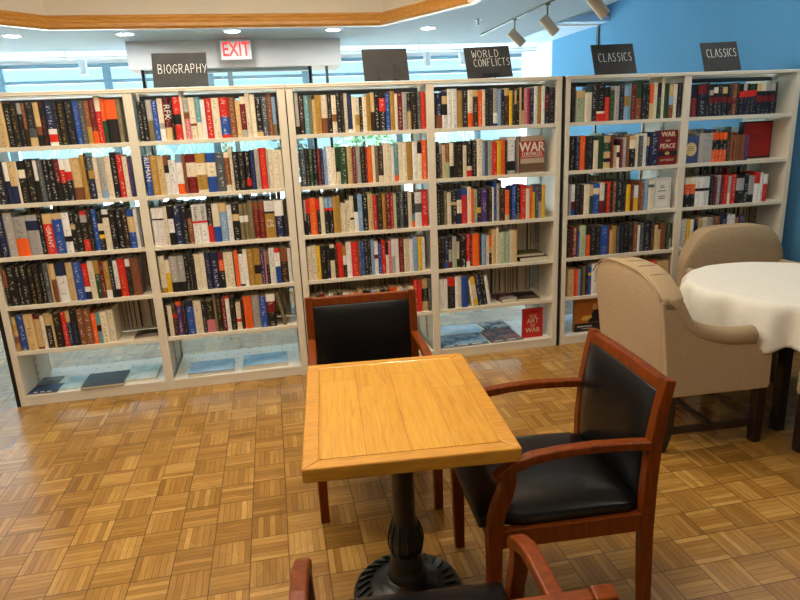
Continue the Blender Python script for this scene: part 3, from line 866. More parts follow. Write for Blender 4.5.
class BookMesh:
    """collects books: every face carries a colour and, on spines, lettering"""
    def __init__(s):
        s.v, s.f, s.col, s.ink, s.uv = [], [], [], [], []

    def quad(s, p, col, ink=None, uv=None):
        n = len(s.v)
        s.v += p
        s.f.append((n, n + 1, n + 2, n + 3))
        s.col.append(col)
        s.ink.append(ink or (col[0], col[1], col[2], 0.0))
        s.uv.append(uv or [(0, 0)] * 4)

    def book(s, x0, x1, y0, y1, z0, z1, bands, ink, seed, lean=0.0, back=False):
        # spine towards -y (or the fore-edge, for books shelved from the other side)
        rnd = random.Random(seed)
        c0 = lin(PAL[max(bands, key=lambda b: b[1])[0]][0])
        w = x1 - x0
        ca, sa = math.cos(math.radians(lean)), math.sin(math.radians(lean))

        def P(x, y, z):
            if not lean:
                return (x, y, z)
            dx, dz = x - x0, z - z0
            return (x0 + dx * ca - dz * sa, y, z0 + dx * sa + dz * ca)
        bt = min(0.003, w * 0.12)
        curve = min(0.006, w * 0.14)
        if back:
            # boards left and right, page block between, slightly inset
            for a, b in ((x0, x0 + bt), (x1 - bt, x1)):
                s.quad([P(a, y0, z0), P(b, y0, z0), P(b, y0, z1), P(a, y0, z1)], c0)
                s.quad([P(a, y0, z1), P(b, y0, z1), P(b, y1, z1), P(a, y1, z1)], c0)
            s.quad([P(x0, y1, z0), P(x0, y0, z0), P(x0, y0, z1), P(x0, y1, z1)], c0)
            s.quad([P(x1, y0, z0), P(x1, y1, z0), P(x1, y1, z1), P(x1, y0, z1)], c0)
            s.quad([P(x1, y1, z0), P(x0, y1, z0), P(x0, y1, z1), P(x1, y1, z1)], c0)
            s.quad([P(x0 + bt, y0 + 0.004, z0), P(x1 - bt, y0 + 0.004, z0), P(x1 - bt, y0 + 0.004, z1 - 0.003), P(x0 + bt, y0 + 0.004, z1 - 0.003)], PAGE)
            s.quad([P(x0 + bt, y0 + 0.004, z1 - 0.003), P(x1 - bt, y0 + 0.004, z1 - 0.003), P(x1 - bt, y1, z1 - 0.003), P(x0 + bt, y1, z1 - 0.003)], PAGE)
            return
        # rounded spine in three strips, banded in height
        xs = [x0, x0 + w * 0.22, x1 - w * 0.22, x1]
        ys = [y0 + curve, y0, y0, y0 + curve]
        top = z1
        tot = sum(b[1] for b in bands)
        big = max(range(len(bands)), key=lambda i: bands[i][1])
        for bi, (c, fr) in enumerate(bands):
            zb = top - (z1 - z0) * fr / tot
            col = lin(PAL[c][0])
            j = rnd.uniform(0.88, 1.1)
            col = (min(1, col[0] * j), min(1, col[1] * j), min(1, col[2] * j), 1)
            ik = None
            if bi == big or (len(bands) > 2 and fr > 0.25):
                q = ink or ('c' if c in DARKS else 'k')
                a = 0.55 if ink else (0.4 if c in DARKS else 0.35)
                kc = lin(INKS[q])
                ik = (kc[0], kc[1], kc[2], a)
            u0 = rnd.randint(0, 60)
            for k in range(3):
                ua, ub = [(0.0, 0.22), (0.22, 0.78), (0.78, 1.0)][k]
                s.quad([P(xs[k], ys[k], zb), P(xs[k + 1], ys[k + 1], zb), P(xs[k + 1], ys[k + 1], top), P(xs[k], ys[k], top)], col, ik,
                       [(u0 + ua, zb + u0), (u0 + ub, zb + u0), (u0 + ub, top + u0), (u0 + ua, top + u0)])
            for (xx, o) in ((x0, 0), (x1, 1)):
                yy = y0 + curve
                q = [P(xx, y1, zb), P(xx, yy, zb), P(xx, yy, top), P(xx, y1, top)]
                s.quad(q if o == 0 else [q[1], q[0], q[3], q[2]], col)
            top = zb
        ct = lin(PAL[bands[0][0]][0])
        yy = y0 + curve
        # top: board edges, spine rim and the recessed page block
        s.quad([P(x0, yy, z1), P(x0 + bt, yy, z1), P(x0 + bt, y1, z1), P(x0, y1, z1)], ct)
        s.quad([P(x1 - bt, yy, z1), P(x1, yy, z1), P(x1, y1, z1), P(x1 - bt, y1, z1)], ct)
        s.quad([P(xs[1], y0, z1), P(xs[2], y0, z1), P(x1, yy, z1), P(x0, yy, z1)], ct)
        zp = z1 - 0.004
        s.quad([P(x0 + bt, yy + 0.002, zp), P(x1 - bt, yy + 0.002, zp), P(x1 - bt, y1 - 0.004, zp), P(x0 + bt, y1 - 0.004, zp)], PAGE)
        s.quad([P(x0 + bt, y1, zp), P(x0 + bt, yy, zp), P(x0 + bt, yy, z1), P(x0 + bt, y1, z1)], ct)
        s.quad([P(x1 - bt, yy, zp), P(x1 - bt, y1, zp), P(x1 - bt, y1, z1), P(x1 - bt, yy, z1)], ct)
        s.quad([P(x1, y1 - 0.004, z0), P(x0, y1 - 0.004, z0), P(x0, y1 - 0.004, zp), P(x1, y1 - 0.004, zp)], PAGE)
        s.quad([P(x0, yy, z0), P(x0, y1, z0), P(x1, y1, z0), P(x1, yy, z0)], c0)

    def build(s, name, origin=(0, 0, 0)):
        me = bpy.data.meshes.new(name)
        me.from_pydata([(p[0] - origin[0], p[1] - origin[1], p[2] - origin[2]) for p in s.v], [], s.f)
        me.materials.append(M['book'])
        ca = me.attributes.new('Col', 'FLOAT_COLOR', 'CORNER')
        ia = me.attributes.new('Ink', 'FLOAT_COLOR', 'CORNER')
        uv = me.uv_layers.new(name='UVMap')
        k = 0
        for c, i, u in zip(s.col, s.ink, s.uv):
            for q in range(4):
                ca.data[k].color = c
                ia.data[k].color = i
                uv.data[k].uv = u[q]
                k += 1
        me.update()
        o = bpy.data.objects.new(name, me)
        C.objects.link(o)
        o.location = origin
        return o


ORD = ['', 'first', 'second', 'third', 'fourth', 'fifth', 'sixth', 'seventh', 'eighth', 'ninth', 'tenth', 'eleventh', 'twelfth', 'thirteenth',
       'fourteenth', 'fifteenth', 'sixteenth', 'seventeenth', 'eighteenth', 'nineteenth', 'twentieth'] + \
      ['twenty-' + q for q in ('first', 'second', 'third', 'fourth', 'fifth', 'sixth', 'seventh', 'eighth', 'ninth')] + ['thirtieth'] + \
      ['thirty-' + q for q in ('first', 'second', 'third', 'fourth', 'fifth', 'sixth')]
ROWN = ['', 'top shelf', 'second shelf down', 'third shelf down', 'fourth shelf down', 'fifth shelf down']
BAYN = ['', 'leftmost bay', 'second bay', 'third bay', 'fourth bay', 'fifth bay', 'rightmost bay']


def book_label(b):
    w, h = b['x1'] - b['x0'], b['h']
    bands = [q for q in b['bands'] if q[1] >= 0.12]
    names = []
    for c, f in sorted(bands, key=lambda q: -q[1]):
        nm = PAL[c][1]
        if nm not in names:
            names.append(nm)
    col = ' and '.join(names[:2])
    size = 'slim ' if w < 0.022 else ('thick ' if w > 0.045 else '')
    if b['lean']:
        size = 'leaning '
    elif h > 0.245 and not size:
        size = 'tall '
    t = '%s%s book, %s from left on %s, %s' % (size, col, ORD[b['n']], ROWN[b['row']], BAYN[b['bay']])
    return t


BOOKS = parse()
for k, b in enumerate(BOOKS):
    b['k'] = k
    rnd = random.Random(900 + k)
    b['y0'] = BY + 0.014 + rnd.uniform(0, 0.012)
    b['d'] = rnd.uniform(0.13, 0.17) * min(1.0, b['h'] / 0.21)
    xa, ya = px_of(b['x0'], BY, b['z'])
    xb = px_of(b['x1'], BY, b['z'])[0]
    yb = px_of(b['x0'], BY, b['z'] + b['h'])[1]
    b['area'] = (xb - max(xa, 0)) * abs(ya - yb) if xb > 0 and xa < 800 else 0
FACE_OUT = 8
vis = lambda b: not ((b['bay'] == 3 and b['row'] == 5 and b['n'] < 24) or (b['bay'] == 5 and b['row'] == 5 and b['n'] > 9) or (b['bay'] == 6 and b['row'] >= 4 and b['n'] > 6))
order = sorted([b for b in BOOKS if vis(b)], key=lambda b: -b['area'])
NAMED = set(b['k'] for b in order[:300 - FACE_OUT])
BOOK_OBJ = {}
rest = BookMesh()
ROWPH = ['', 'top', 'second', 'third', 'fourth', 'fifth']
for b in BOOKS:
    args = (b['x0'], b['x1'], b['y0'], b['y0'] + b['d'], b['z'] + 0.0005, b['z'] + b['h'], b['bands'], b['ink'], b['k'], b['lean'])
    if b['k'] in NAMED:
        m = BookMesh()
        m.book(*args)
        o = m.build('book', ((b['x0'] + b['x1']) / 2, b['y0'], b['z'] + 0.0005))
        tag(o, book_label(b), 'book', 'books on the %s shelves of the steel bookcases' % ROWPH[b['row']])
        BOOK_OBJ[(b['bay'], b['row'], b['n'])] = o
        b['o'] = o
    else:
        rest.book(*args)
# books shelved from the far side: their fore-edges face us
rb = random.Random(42)
for bi, (lo, hi) in enumerate(BAYS):
    for row, z in enumerate(LEV):
        x = lo + 0.01
        stop = hi - (0.02 if row in (3, 4) or bi == 1 else rb.uniform(0.03, 0.3))
        while x < stop - 0.02:
            w = rb.uniform(0.018, 0.045)
            if row < 2 and rb.random() < 0.45:
                x += w
                continue
            h = rb.uniform(0.225, 0.262) if row in (2, 3, 4) else (rb.uniform(0.19, 0.235) if row else rb.uniform(0.15, 0.2))
            y0 = BY + BD / 2 + 0.03 + rb.uniform(0.0, 0.04)
            cc = rb.choice('KKNJSDZVBCUWRHG')
            rest.book(x, min(x + w, hi - 0.005), y0, BY + BD - 0.02, z + 0.0005, z + h, [(cc, 1.0)], None, rb.randint(0, 9999), 0, True)
            x += w + 0.0015
tag(rest.build('packed_books'), 'smaller books and books shelved from the far side, filling the steel shelves', 'books', None, 'stuff')


# ------------------------------------------------------------------ books standing face out
def face_out(label, x0, x1, z, h, d, cols, group=None, rz=0.0, y=BY + 0.03, tilt=0.0, cat='book'):
    cx = (x0 + x1) / 2
    root = empty('book', label, cat, (cx, y, z + 0.001), rz, group)
    w = x1 - x0
    g = MB().box(-w / 2, w / 2, 0, 0.003, 0, h).box(-w / 2, w / 2, d - 0.003, d, 0, h).box(-w / 2, -w / 2 + 0.003, 0.003, d - 0.003, 0, h)
    c = g.build('cover', simple(*cols), root)
    MB().box(-w / 2 + 0.003, w / 2 - 0.004, 0.003, d - 0.003, 0.003, h - 0.004).build('pages', simple('page_paper', (222, 210, 184), 0.9), root)
    root.rotation_euler = (-tilt, 0, rz)
    return root, w, h


def panel(name, parent, x0, x1, z0, z1, col, y=-0.001):
    return MB().box(x0, x1, y, 0.0005, z0, z1).build(name, simple(*col), parent)


Zs = LEV
x0, x1 = x_at(519.5, BY + .03, Zs[1]), x_at(546, BY + .03, Zs[1])
r, w, h = face_out('brick red and cream face-out book with big white war lettering, end of second shelf', x0, x1, Zs[1], 0.238, 0.05, ('warm_grey_cover', (188, 168, 146)), 'face-out books', 0.12, BY + 0.05)
panel('red_field', r, -w / 2, w / 2, 0.095, 0.205, ('brick_red', (172, 52, 38)))
panel('spine_panel', r, -w / 2 - 0.001, -w / 2 + 0.008, 0.0, h, ('maroon_spine', (112, 28, 26)))
panel('crowd_picture', r, -w / 2 + 0.004, w / 2 - 0.002, 0.006, 0.062, ('sepia_picture', (104, 78, 58)))
text_mesh('WAR', 0.085, 'lettering', simple('cover_white', (238, 230, 216)), r, 0.95, loc=(0.0, -0.002, 0.165), bold=0.0015)
text_mesh('CHRONICLES', 0.031, 'lettering', simple('cover_white', (238, 230, 216)), r, 0.80, loc=(0.0, -0.002, 0.122))
panel('rule', r, -w / 2 + .01, w / 2 - 0.01, 0.104, 0.107, ('cover_white', (238, 230, 216)), -0.002)

x0, x1 = x_at(656.6, BY + .03, Zs[1]), x_at(675.8, BY + .03, Zs[1])
r, w, h = face_out('maroon face-out book with cream war and peace lettering, second shelf under the classics sign', x0, x1, Zs[1], 0.232, 0.045, ('maroon_cover', (122, 20, 22)), 'face-out books')
panel('dark_band', r, -w / 2, w / 2, 0.062, 0.094, ('near_black', (26, 22, 24)))
MB().prism([(0.018 * math.cos(a * math.pi / 8), 0.078 + 0.012 * math.sin(a * math.pi / 8)) for a in range(16)], -0.002, 0, 'y').build('medallion', simple('cover_gold', (196, 160, 90)), r)
cr = simple('cover_cream', (226, 200, 170))
text_mesh('WAR', 0.046, 'lettering', cr, r, 1.0, loc=(0, -0.002, 0.205), bold=0.0008)
text_mesh('AND', 0.016, 'lettering', cr, r, 1.0, loc=(0, -0.002, 0.163))
text_mesh('PEACE', 0.043, 'lettering', cr, r, 0.95, loc=(0, -0.002, 0.126), bold=0.0008)
text_mesh('LEO TOLSTOY', 0.019, 'lettering', cr, r, 0.85, loc=(0, -0.002, 0.032))

x0, x1 = x_at(652.5, BY + .03, Zs[2]), x_at(669.4, BY + .03, Zs[2])
r, w, h = face_out('white face-out book with thin ruled frame on the third shelf, fifth bay', x0, x1, Zs[2], 0.215, 0.04, ('white_cover', (226, 222, 212)), 'face-out books')
ln = ('ruled_grey', (150, 146, 140))
for a in ((-w / 2 + .01, -w / 2 + .012, .012, h - .012), (w / 2 - .012, w / 2 - .01, .012, h - .012), (-w / 2 + .01, w / 2 - .01, .012, .014), (-w / 2 + .01, w / 2 - .01, h - .014, h - .012)):
    panel('rule', r, a[0], a[1], a[2], a[3], ln)
for k, (zz, ww) in enumerate([(0.158, .02), (0.146, .035), (0.122, .06), (0.085, .05), (0.07, .05)]):
    panel('faint_line', r, -ww / 2, ww / 2, zz, zz + 0.006, ('ruled_dark', (110, 106, 102)))

x0, x1 = x_at(684.9, BY + .03, Zs[1]) , x_at(697.0, BY + .03, Zs[1])
r, w, h = face_out('slate blue face-out book with a cream disc, left end of second shelf, rightmost bay', max(x0, BAYS[5][0] + .004), x1, Zs[1], 0.182, 0.03, ('slate_blue_cover', (62, 78, 122)), 'face-out books')
MB().prism([(-0.008 + 0.042 * math.cos(a * math.pi / 14), 0.095 + 0.046 * math.sin(a * math.pi / 14)) for a in range(28)], -0.0015, 0, 'y').build('cream_disc', simple('cream_disc', (218, 192, 136)), r)
for zz in (0.11, 0.098, 0.086):
    panel('faint_line', r, -0.03, 0.014, zz, zz + 0.004, ('ruled_dark', (110, 106, 102)), -0.002)

x0, x1 = x_at(740.5, BY + .165, Zs[1]), x_at(769.5, BY + .165, Zs[1])
r, w, h = face_out('large red boxed volume with black edges, face out beside a row of orange paperbacks', x0, x1, Zs[1], 0.262, 0.045, ('box_black', (24, 14, 14)), 'face-out books', y=BY + 0.168)
panel('red_face', r, -w / 2 + 0.008, w / 2 - 0.006, 0.012, h - 0.01, ('deep_red', (176, 26, 16)))
for k, (zz, a, b) in enumerate([(0.16, -.03, .05), (0.148, -.05, .02), (0.13, -.02, .055)]):
    panel('faint_line', r, a, b, zz, zz + 0.006, ('dark_red_line', (120, 16, 12)), -0.002)

r, w, h = face_out('small red face-out paperback with cream lettering, standing on the base of the fourth bay', 1.652, 1.803, 0.064, 0.213, 0.02, ('red_cover', (186, 30, 28)), 'face-out books', y=3.985)
for t, s, zz in (('THE', 0.034, 0.155), ('ART', 0.050, 0.122), ('OF', 0.030, 0.086), ('WAR', 0.050, 0.054)):
    text_mesh(t, s, 'lettering', cr, r, 0.95, loc=(0.0, -0.002, zz))
panel('faint_line', r, -0.05, 0.05, 0.188, 0.194, ('dark_red_line', (120, 16, 12)))

r, w, h = face_out('dark brown face-out book with a painting of a seated figure, behind the taupe armchair', 2.05, 2.285, 0.064, 0.245, 0.03, ('umber_cover', (168, 98, 26)), 'face-out books', y=3.985)
panel('title_strip', r, -w / 2, w / 2, 0.0, 0.062, ('near_black', (26, 22, 24)))
panel('faint_line', r, -0.095, 0.02, 0.034, 0.044, ('cover_grey', (170, 166, 160)), -0.002)
panel('faint_line', r, -0.06, 0.02, 0.018, 0.024, ('cover_grey', (170, 166, 160)), -0.002)
MB().prism([(-0.01, 0.066), (0.03, 0.155), (0.07, 0.16), (0.11, 0.12), (0.115, 0.066)], -0.0015, 0, 'y').build('painted_coat', simple('near_black', (26, 22, 24)), r)
MB().prism([(0.04 + 0.02 * math.cos(a * math.pi / 8), 0.182 + 0.026 * math.sin(a * math.pi / 8)) for a in range(16)], -0.0015, 0, 'y').build('painted_head', simple('painted_skin', (196, 148, 96)), r)
MB().prism([(-0.07, 0.09), (-0.03, 0.082), (0.02, 0.10), (0.015, 0.118), (-0.05, 0.115)], -0.002, 0, 'y').build('painted_paper', simple('painted_paper', (206, 156, 70)), r)


# spine titles that can be read in the photo
def spine_title(key, txt, size, dz, col, rot=True, sx=1.0):
    o = BOOK_OBJ.get(key)
    if not o:
        return
    b = [q for q in BOOKS if (q['bay'], q['row'], q['n']) == key][0]
    ro = (math.pi / 2, math.pi / 2, 0) if rot else (math.pi / 2, 0, 0)
    text_mesh(txt, size, 'spine_title', simple(*col), o, sx, 0.0006, (0.001, -0.0008, b['h'] * dz), ro)


wh = ('title_white', (236, 230, 220))
spine_title((1, 3, 7), 'GRANT', 0.036, 0.42, wh)
spine_title((2, 1, 6), 'RFK', 0.050, 0.66, wh)
spine_title((2, 2, 1), 'TRUMAN', 0.040, 0.72, wh)
spine_title((2, 3, 20), 'My', 0.030, 0.46, wh, False)
spine_title((2, 3, 20), 'Life', 0.030, 0.34, wh, False)
spine_title((5, 4, 2), 'VIRGINIA WOOLF', 0.022, 0.55, ('title_cream', (226, 196, 160)))
spine_title((2, 3, 8), 'STALIN', 0.026, 0.78, ('title_black', (30, 28, 28)))
spine_title((2, 3, 9), 'STALIN', 0.026, 0.78, ('title_black', (30, 28, 28)))


# ------------------------------------------------------------------ flat books and magazines
def cover_mat(name, rgb, rgb2, rough=0.35, scale=9.0):
    m = mat(name, srgb(*rgb), max(rough, 0.3), spec=0.3 if rough < 0.3 else 0.12)
    t = NT(m)
    tc = t.n('ShaderNodeTexCoord')
    nz = t.n('ShaderNodeTexNoise', inp={'Vector': tc.outputs['Object'], 'Scale': scale, 'Detail': 5.0, 'Roughness': 0.6})
    mr = t.n('ShaderNodeMapRange', inp={0: nz.outputs[0], 1: 0.42, 2: 0.58})
    t.link(t.mix(mr.outputs[0], srgb(*rgb), srgb(*rgb2)), t.b.inputs['Base Color'])
    return m


def flat(name, label, cat, cx, cy, z, w, d, h, rz, m, group, strip=None, marks=0):
    root = empty(name, label, cat, (cx, cy, z + 0.0008), rz, group)
    MB().box(-w / 2 + .002, w / 2 - .002, -d / 2 + .002, d / 2 - .002, 0.0012, h - 0.0012).build('pages', simple('page_paper', (222, 210, 184), 0.9), root)
    g = MB().box(-w / 2, w / 2, -d / 2, d / 2, h - 0.0012, h).box(-w / 2, w / 2, -d / 2, d / 2, 0, 0.0012)
    g.box(-w / 2, -w / 2 + 0.002, -d / 2, d / 2, 0.0012, h - 0.0012)
    g.build('cover', m, root)
    if strip:
        MB().box(-w / 2, w / 2, -d / 2 - .0004, -d / 2 + strip[1], h - .0005, h + 0.0005).build('title_strip', simple(*strip[0]), root)
    for k in range(marks):
        a = -w / 2 + 0.03 + k * (w - 0.05) / max(1, marks)
        MB().box(a, a + (w - 0.08) / marks * .8, -d / 2 + 0.012, -d / 2 + 0.024, h, h + 0.0008).build('title_mark', simple('title_white', (236, 230, 220)), root)
    return root


DZ = 0.064
GB = 'books and magazines lying on the bookcase bases'
flat('magazine', 'navy magazine with white title lying at the left end of the leftmost base', 'magazine', -1.51, 4.02, DZ, 0.17, 0.145, 0.006, -0.06, cover_mat('navy_cover', (34, 52, 92), (24, 38, 66)), GB, None, 3)
flat('magazine', 'grey photo magazine lying behind the navy one in the leftmost base', 'magazine', -1.53, 4.17, DZ, 0.13, 0.12, 0.005, -0.06, cover_mat('grey_photo', (130, 142, 148), (84, 96, 104)), GB)
flat('magazine', 'pale blue magazine lying left of the slate album in the leftmost base', 'magazine', -1.365, 4.08, DZ, 0.12, 0.21, 0.006, -0.1, cover_mat('pale_blue_cover', (150, 196, 206), (200, 222, 226)), GB)
flat('picture_book', 'large plain slate-grey album lying in the leftmost base', 'book', -1.16, 4.045, DZ + .004, 0.25, 0.235, 0.016, 0.02, cover_mat('slate_album', (70, 72, 84), (62, 64, 76), 0.5, 3), GB)
flat('picture_book', 'glossy green and white photo book lying at the right end of the leftmost base', 'book', -0.950, 4.12, DZ, 0.20, 0.26, 0.012, 0.0, cover_mat('green_photo', (150, 176, 172), (222, 232, 232), 0.2, 6), GB)
flat('picture_book', 'pale blue picture book with dark edge lying left in the second bay base', 'book', -0.505, 4.07, DZ, 0.285, 0.225, 0.018, 0.02, cover_mat('sky_cover', (116, 150, 192), (150, 178, 210), 0.2, 7), GB, (('near_black', (26, 22, 24)), 0.004))
flat('picture_book', 'pale blue framed picture book lying right in the second bay base', 'book', -0.155, 4.08, DZ, 0.295, 0.225, 0.024, 0.01, cover_mat('water_cover', (110, 160, 204), (158, 196, 224), 0.2, 6), GB, (('cover_grey', (120, 124, 128)), 0.006))
flat('magazine', 'blue seascape magazine with black title strip, front left in the fourth bay base', 'magazine', 1.212, 4.070, DZ, 0.355, 0.235, 0.006, 0.0, cover_mat('seascape', (52, 84, 118), (150, 180, 206), 0.5, 9), GB, (('near_black', (26, 22, 24)), 0.034), 3)
flat('magazine', 'pale ice-blue magazine lying at the back left of the fourth bay base', 'magazine', 1.25, 4.305, DZ, 0.36, 0.215, 0.008, -0.03, cover_mat('ice_cover', (206, 220, 232), (160, 190, 216), 0.25, 5), GB)
flat('magazine', 'dark grey and red magazine lying beside the red face-out paperback', 'magazine', 1.528, 4.095, DZ, 0.24, 0.28, 0.007, 0.0, cover_mat('grey_red_cover', (48, 48, 52), (150, 96, 84), 0.55, 11), GB, (('near_black', (26, 22, 24)), 0.014), 2)
flat('magazine', 'black and white photo magazine at the back right of the fourth bay base', 'magazine', 1.565, 4.335, DZ, 0.20, 0.17, 0.006, 0.08, cover_mat('bw_cover', (36, 38, 42), (180, 184, 188), 0.55, 12), GB)
GS = 'books lying flat on the shelves'
flat('picture_book', 'thin black book with a pale figure lying flat on the fifth shelf, leftmost bay', 'book', -0.86, 4.03, LEV[4], 0.15, 0.16, 0.014, 0.05, cover_mat('black_photo', (32, 28, 28), (120, 104, 100), 0.4, 7), GS)
flat('picture_book', 'white-edged black book lying lowest in the flat stack, fourth shelf, fourth bay', 'book', 1.715, 4.035, LEV[3], 0.215, 0.16, 0.026, 0.06, cover_mat('black_photo2', (36, 34, 34), (52, 50, 48), 0.4, 7), GS)
flat('picture_book', 'olive book lying on the white-edged black book, fourth bay', 'book', 1.705, 4.055, LEV[3] + .027, 0.20, 0.14, 0.018, 0.0, cover_mat('olive_cover', (96, 92, 56), (112, 104, 66), 0.5, 7), GS)
flat('picture_book', 'dark red and grey book lying left on the fifth shelf, fourth bay', 'book', 1.535, 4.045, LEV[4], 0.12, 0.17, 0.026, 0.12, cover_mat('dark_red_flat', (84, 26, 28), (150, 140, 140), 0.4, 7), GS)
flat('picture_book', 'black photo book lying at the right end of the fifth shelf, fourth bay', 'book', 1.69, 4.045, LEV[4], 0.17, 0.19, 0.016, -0.08, cover_mat('black_photo3', (22, 20, 19), (84, 70, 58), 0.6, 9), GS)

# ------------------------------------------------------------------ chalkboard signs on the bookcases
TILT = math.radians(20)


def sign(label, x0, x1, lines, back=False, rz=0.0, roll=0.0):
    w = x1 - x0
    root = empty('chalkboard_sign', label, 'sign', ((x0 + x1) / 2, BY + 0.03, H), rz, 'chalkboard signs on the bookcases')
    hh = 0.203
    tilt = bpy.data.objects.new('board', None)
    g = MB().box(-w / 2, w / 2, 0, 0.006, 0.0, hh)
    b = g.build('board', M['board_back'] if back else M['board'], root, bevel=0.0015)
    b.rotation_euler = (-TILT, roll, 0)
    bpy.data.objects.remove(tilt)
    b.location = (0, 0, 0.006)
    if lines:
        t = MB()
        for txt, fx, fz, fh, fw in lines:
            chalk_text(t, txt, -w / 2 + fx * w, fz * hh, fh * hh, fw * w, 0.0)
        t.build('chalk_lettering', M['chalk'], b)
        s = MB()
        for sx in (-0.03, 0.03):
            s.tube([(sx, 0.07, 0.002), (sx, 0.10, 0.002), (sx, 0.028, 0.09)], 0.0025, 8)
            s.tube([(sx, -0.004, 0.02), (sx, -0.006, 0.002), (sx, 0.07, 0.002)], 0.0025, 8)
        s.build('stand', M['black'], root)
    if back:
        s = MB()
        for sx in (-0.055, 0.055):
            s.prism([(sx - .006, 0.004), (sx + .012, 0.004), (sx + .002, 0.10), (sx - .004, 0.10)], -0.012, -0.001, 'y')
        s.build('easel_leg', M['black'], b)
        d = MB()
        for sx in (-w / 2 + 0.016, w / 2 - 0.016):
            d.prism([(sx + 0.005 * math.cos(k * math.pi / 5), hh - 0.016 + 0.005 * math.sin(k * math.pi / 5)) for k in range(10)], -0.001, 0.0005, 'y')
        d.build('rivets', M['slot'], b)
    return root, b


sign('charcoal chalkboard sign reading biography, standing on the leftmost bookcase', -0.612, -0.308, [('BIOGRAPHY', 0.10, 0.40, 0.26, 0.92)])
sign('blank brownish board seen from behind, on the middle bookcase left of the world conflicts sign', 0.608, 0.888, None, True)
r, b = sign('charcoal chalkboard sign reading world conflicts, standing on the middle bookcase', 1.262, 1.562, [('WORLD', 0.16, 0.66, 0.23, 0.62), ('CONFLICTS', 0.18, 0.37, 0.24, 0.82)], roll=math.radians(-1.5))
MB().box(-0.05, 0.05, -0.010, -0.001, 0.0, 0.025).build('clip', M['black'], b)
sign('charcoal chalkboard sign reading classics, left one of two on the right bookcase', 2.128, 2.430, [('CLASSICS', 0.14, 0.42, 0.28, 0.82)], roll=math.radians(-1))
sign('charcoal chalkboard sign reading classics, right one of two, against the blue wall', 2.935, 3.215, [('CLASSICS', 0.13, 0.48, 0.28, 0.84)], roll=math.radians(-1.5))

# ------------------------------------------------------------------ oak table
TX, TY, TZ, TA = 0.329, 1.827, 0.70, -0.080
TW, TD, TH = 0.590, 0.762, 0.042
tb = empty('cafe_table', 'square-edged golden oak cafe table on a black cast iron pedestal', 'table', (TX, TY, 0), TA)
e = 0.046
MB().box(-TW / 2 + e, TW / 2 - e, -TD / 2 + e, TD / 2 - e, TZ - TH, TZ).build('tabletop', M['oak'], tb)
g = MB()
a, b2 = TW / 2, TD / 2
for (p, q) in (((-a, -b2), (a, -b2)), ((a, -b2), (a, b2)), ((a, b2), (-a, b2)), ((-a, b2), (-a, -b2))):
    def inn(p):
        return (p[0] - math.copysign(e, p[0]), p[1] - math.copysign(e, p[1]))
    g.prism([p, q, inn(q), inn(p)], TZ - TH, TZ + 0.0004, 'z')
g.build('edge_band', M['oak_edge'], tb, bevel=0.005)
col = MB()
PC = (0.002, -0.045, 0)
col.lathe([(0.150, 0.655), (0.150, 0.648), (0.06, 0.640), (0.040, 0.62), (0.037, 0.58), (0.037, 0.30), (0.038, 0.285), (0.047, 0.262), (0.056, 0.235), (0.058, 0.205),
           (0.052, 0.178), (0.044, 0.160), (0.050, 0.150), (0.055, 0.138), (0.058, 0.122), (0.056, 0.106), (0.062, 0.098), (0.066, 0.085), (0.064, 0.07), (0.07, 0.06)][::-1], 36)
col.build('column', M['iron'], tb, smooth=True).location = PC
# fluted leaves round the swelling of the column
g = MB()
for k in range(12):
    an = 2 * math.pi * k / 12
    pts = []
    for t in range(7):
        z = 0.165 + 0.115 * t / 6
        rr = 0.045 + 0.0125 * math.sin(math.pi * min(1, (t + .8) / 6.8))
        pts.append((rr * math.cos(an), rr * math.sin(an), z))
    g.tube(pts, [0.002, 0.004, 0.005, 0.005, 0.0045, 0.0035, 0.002], 6)
g.build('column_leaf_ornament', M['iron'], tb, smooth=True).location = PC
bs = MB()
bs.lathe([(0.185, 0.0), (0.188, 0.010), (0.183, 0.022), (0.178, 0.026), (0.125, 0.040), (0.118, 0.046), (0.108, 0.046), (0.10, 0.052), (0.085, 0.058), (0.072, 0.066), (0.066, 0.072)], 48)
base = bs.build('pedestal_base', M['iron'], tb, smooth=True)
base.location = PC
g = MB()
for k in range(28):
    an = 2 * math.pi * k / 28
    g.tube([(r_ * math.cos(an + .06 * i_), r_ * math.sin(an + .06 * i_), z_) for i_, (r_, z_) in enumerate([(0.128, 0.041), (0.145, 0.039), (0.163, 0.034), (0.176, 0.029)])], [0.002, 0.0045, 0.005, 0.003], 6)
g.build('cast_ornament', M['iron'], base, smooth=True)


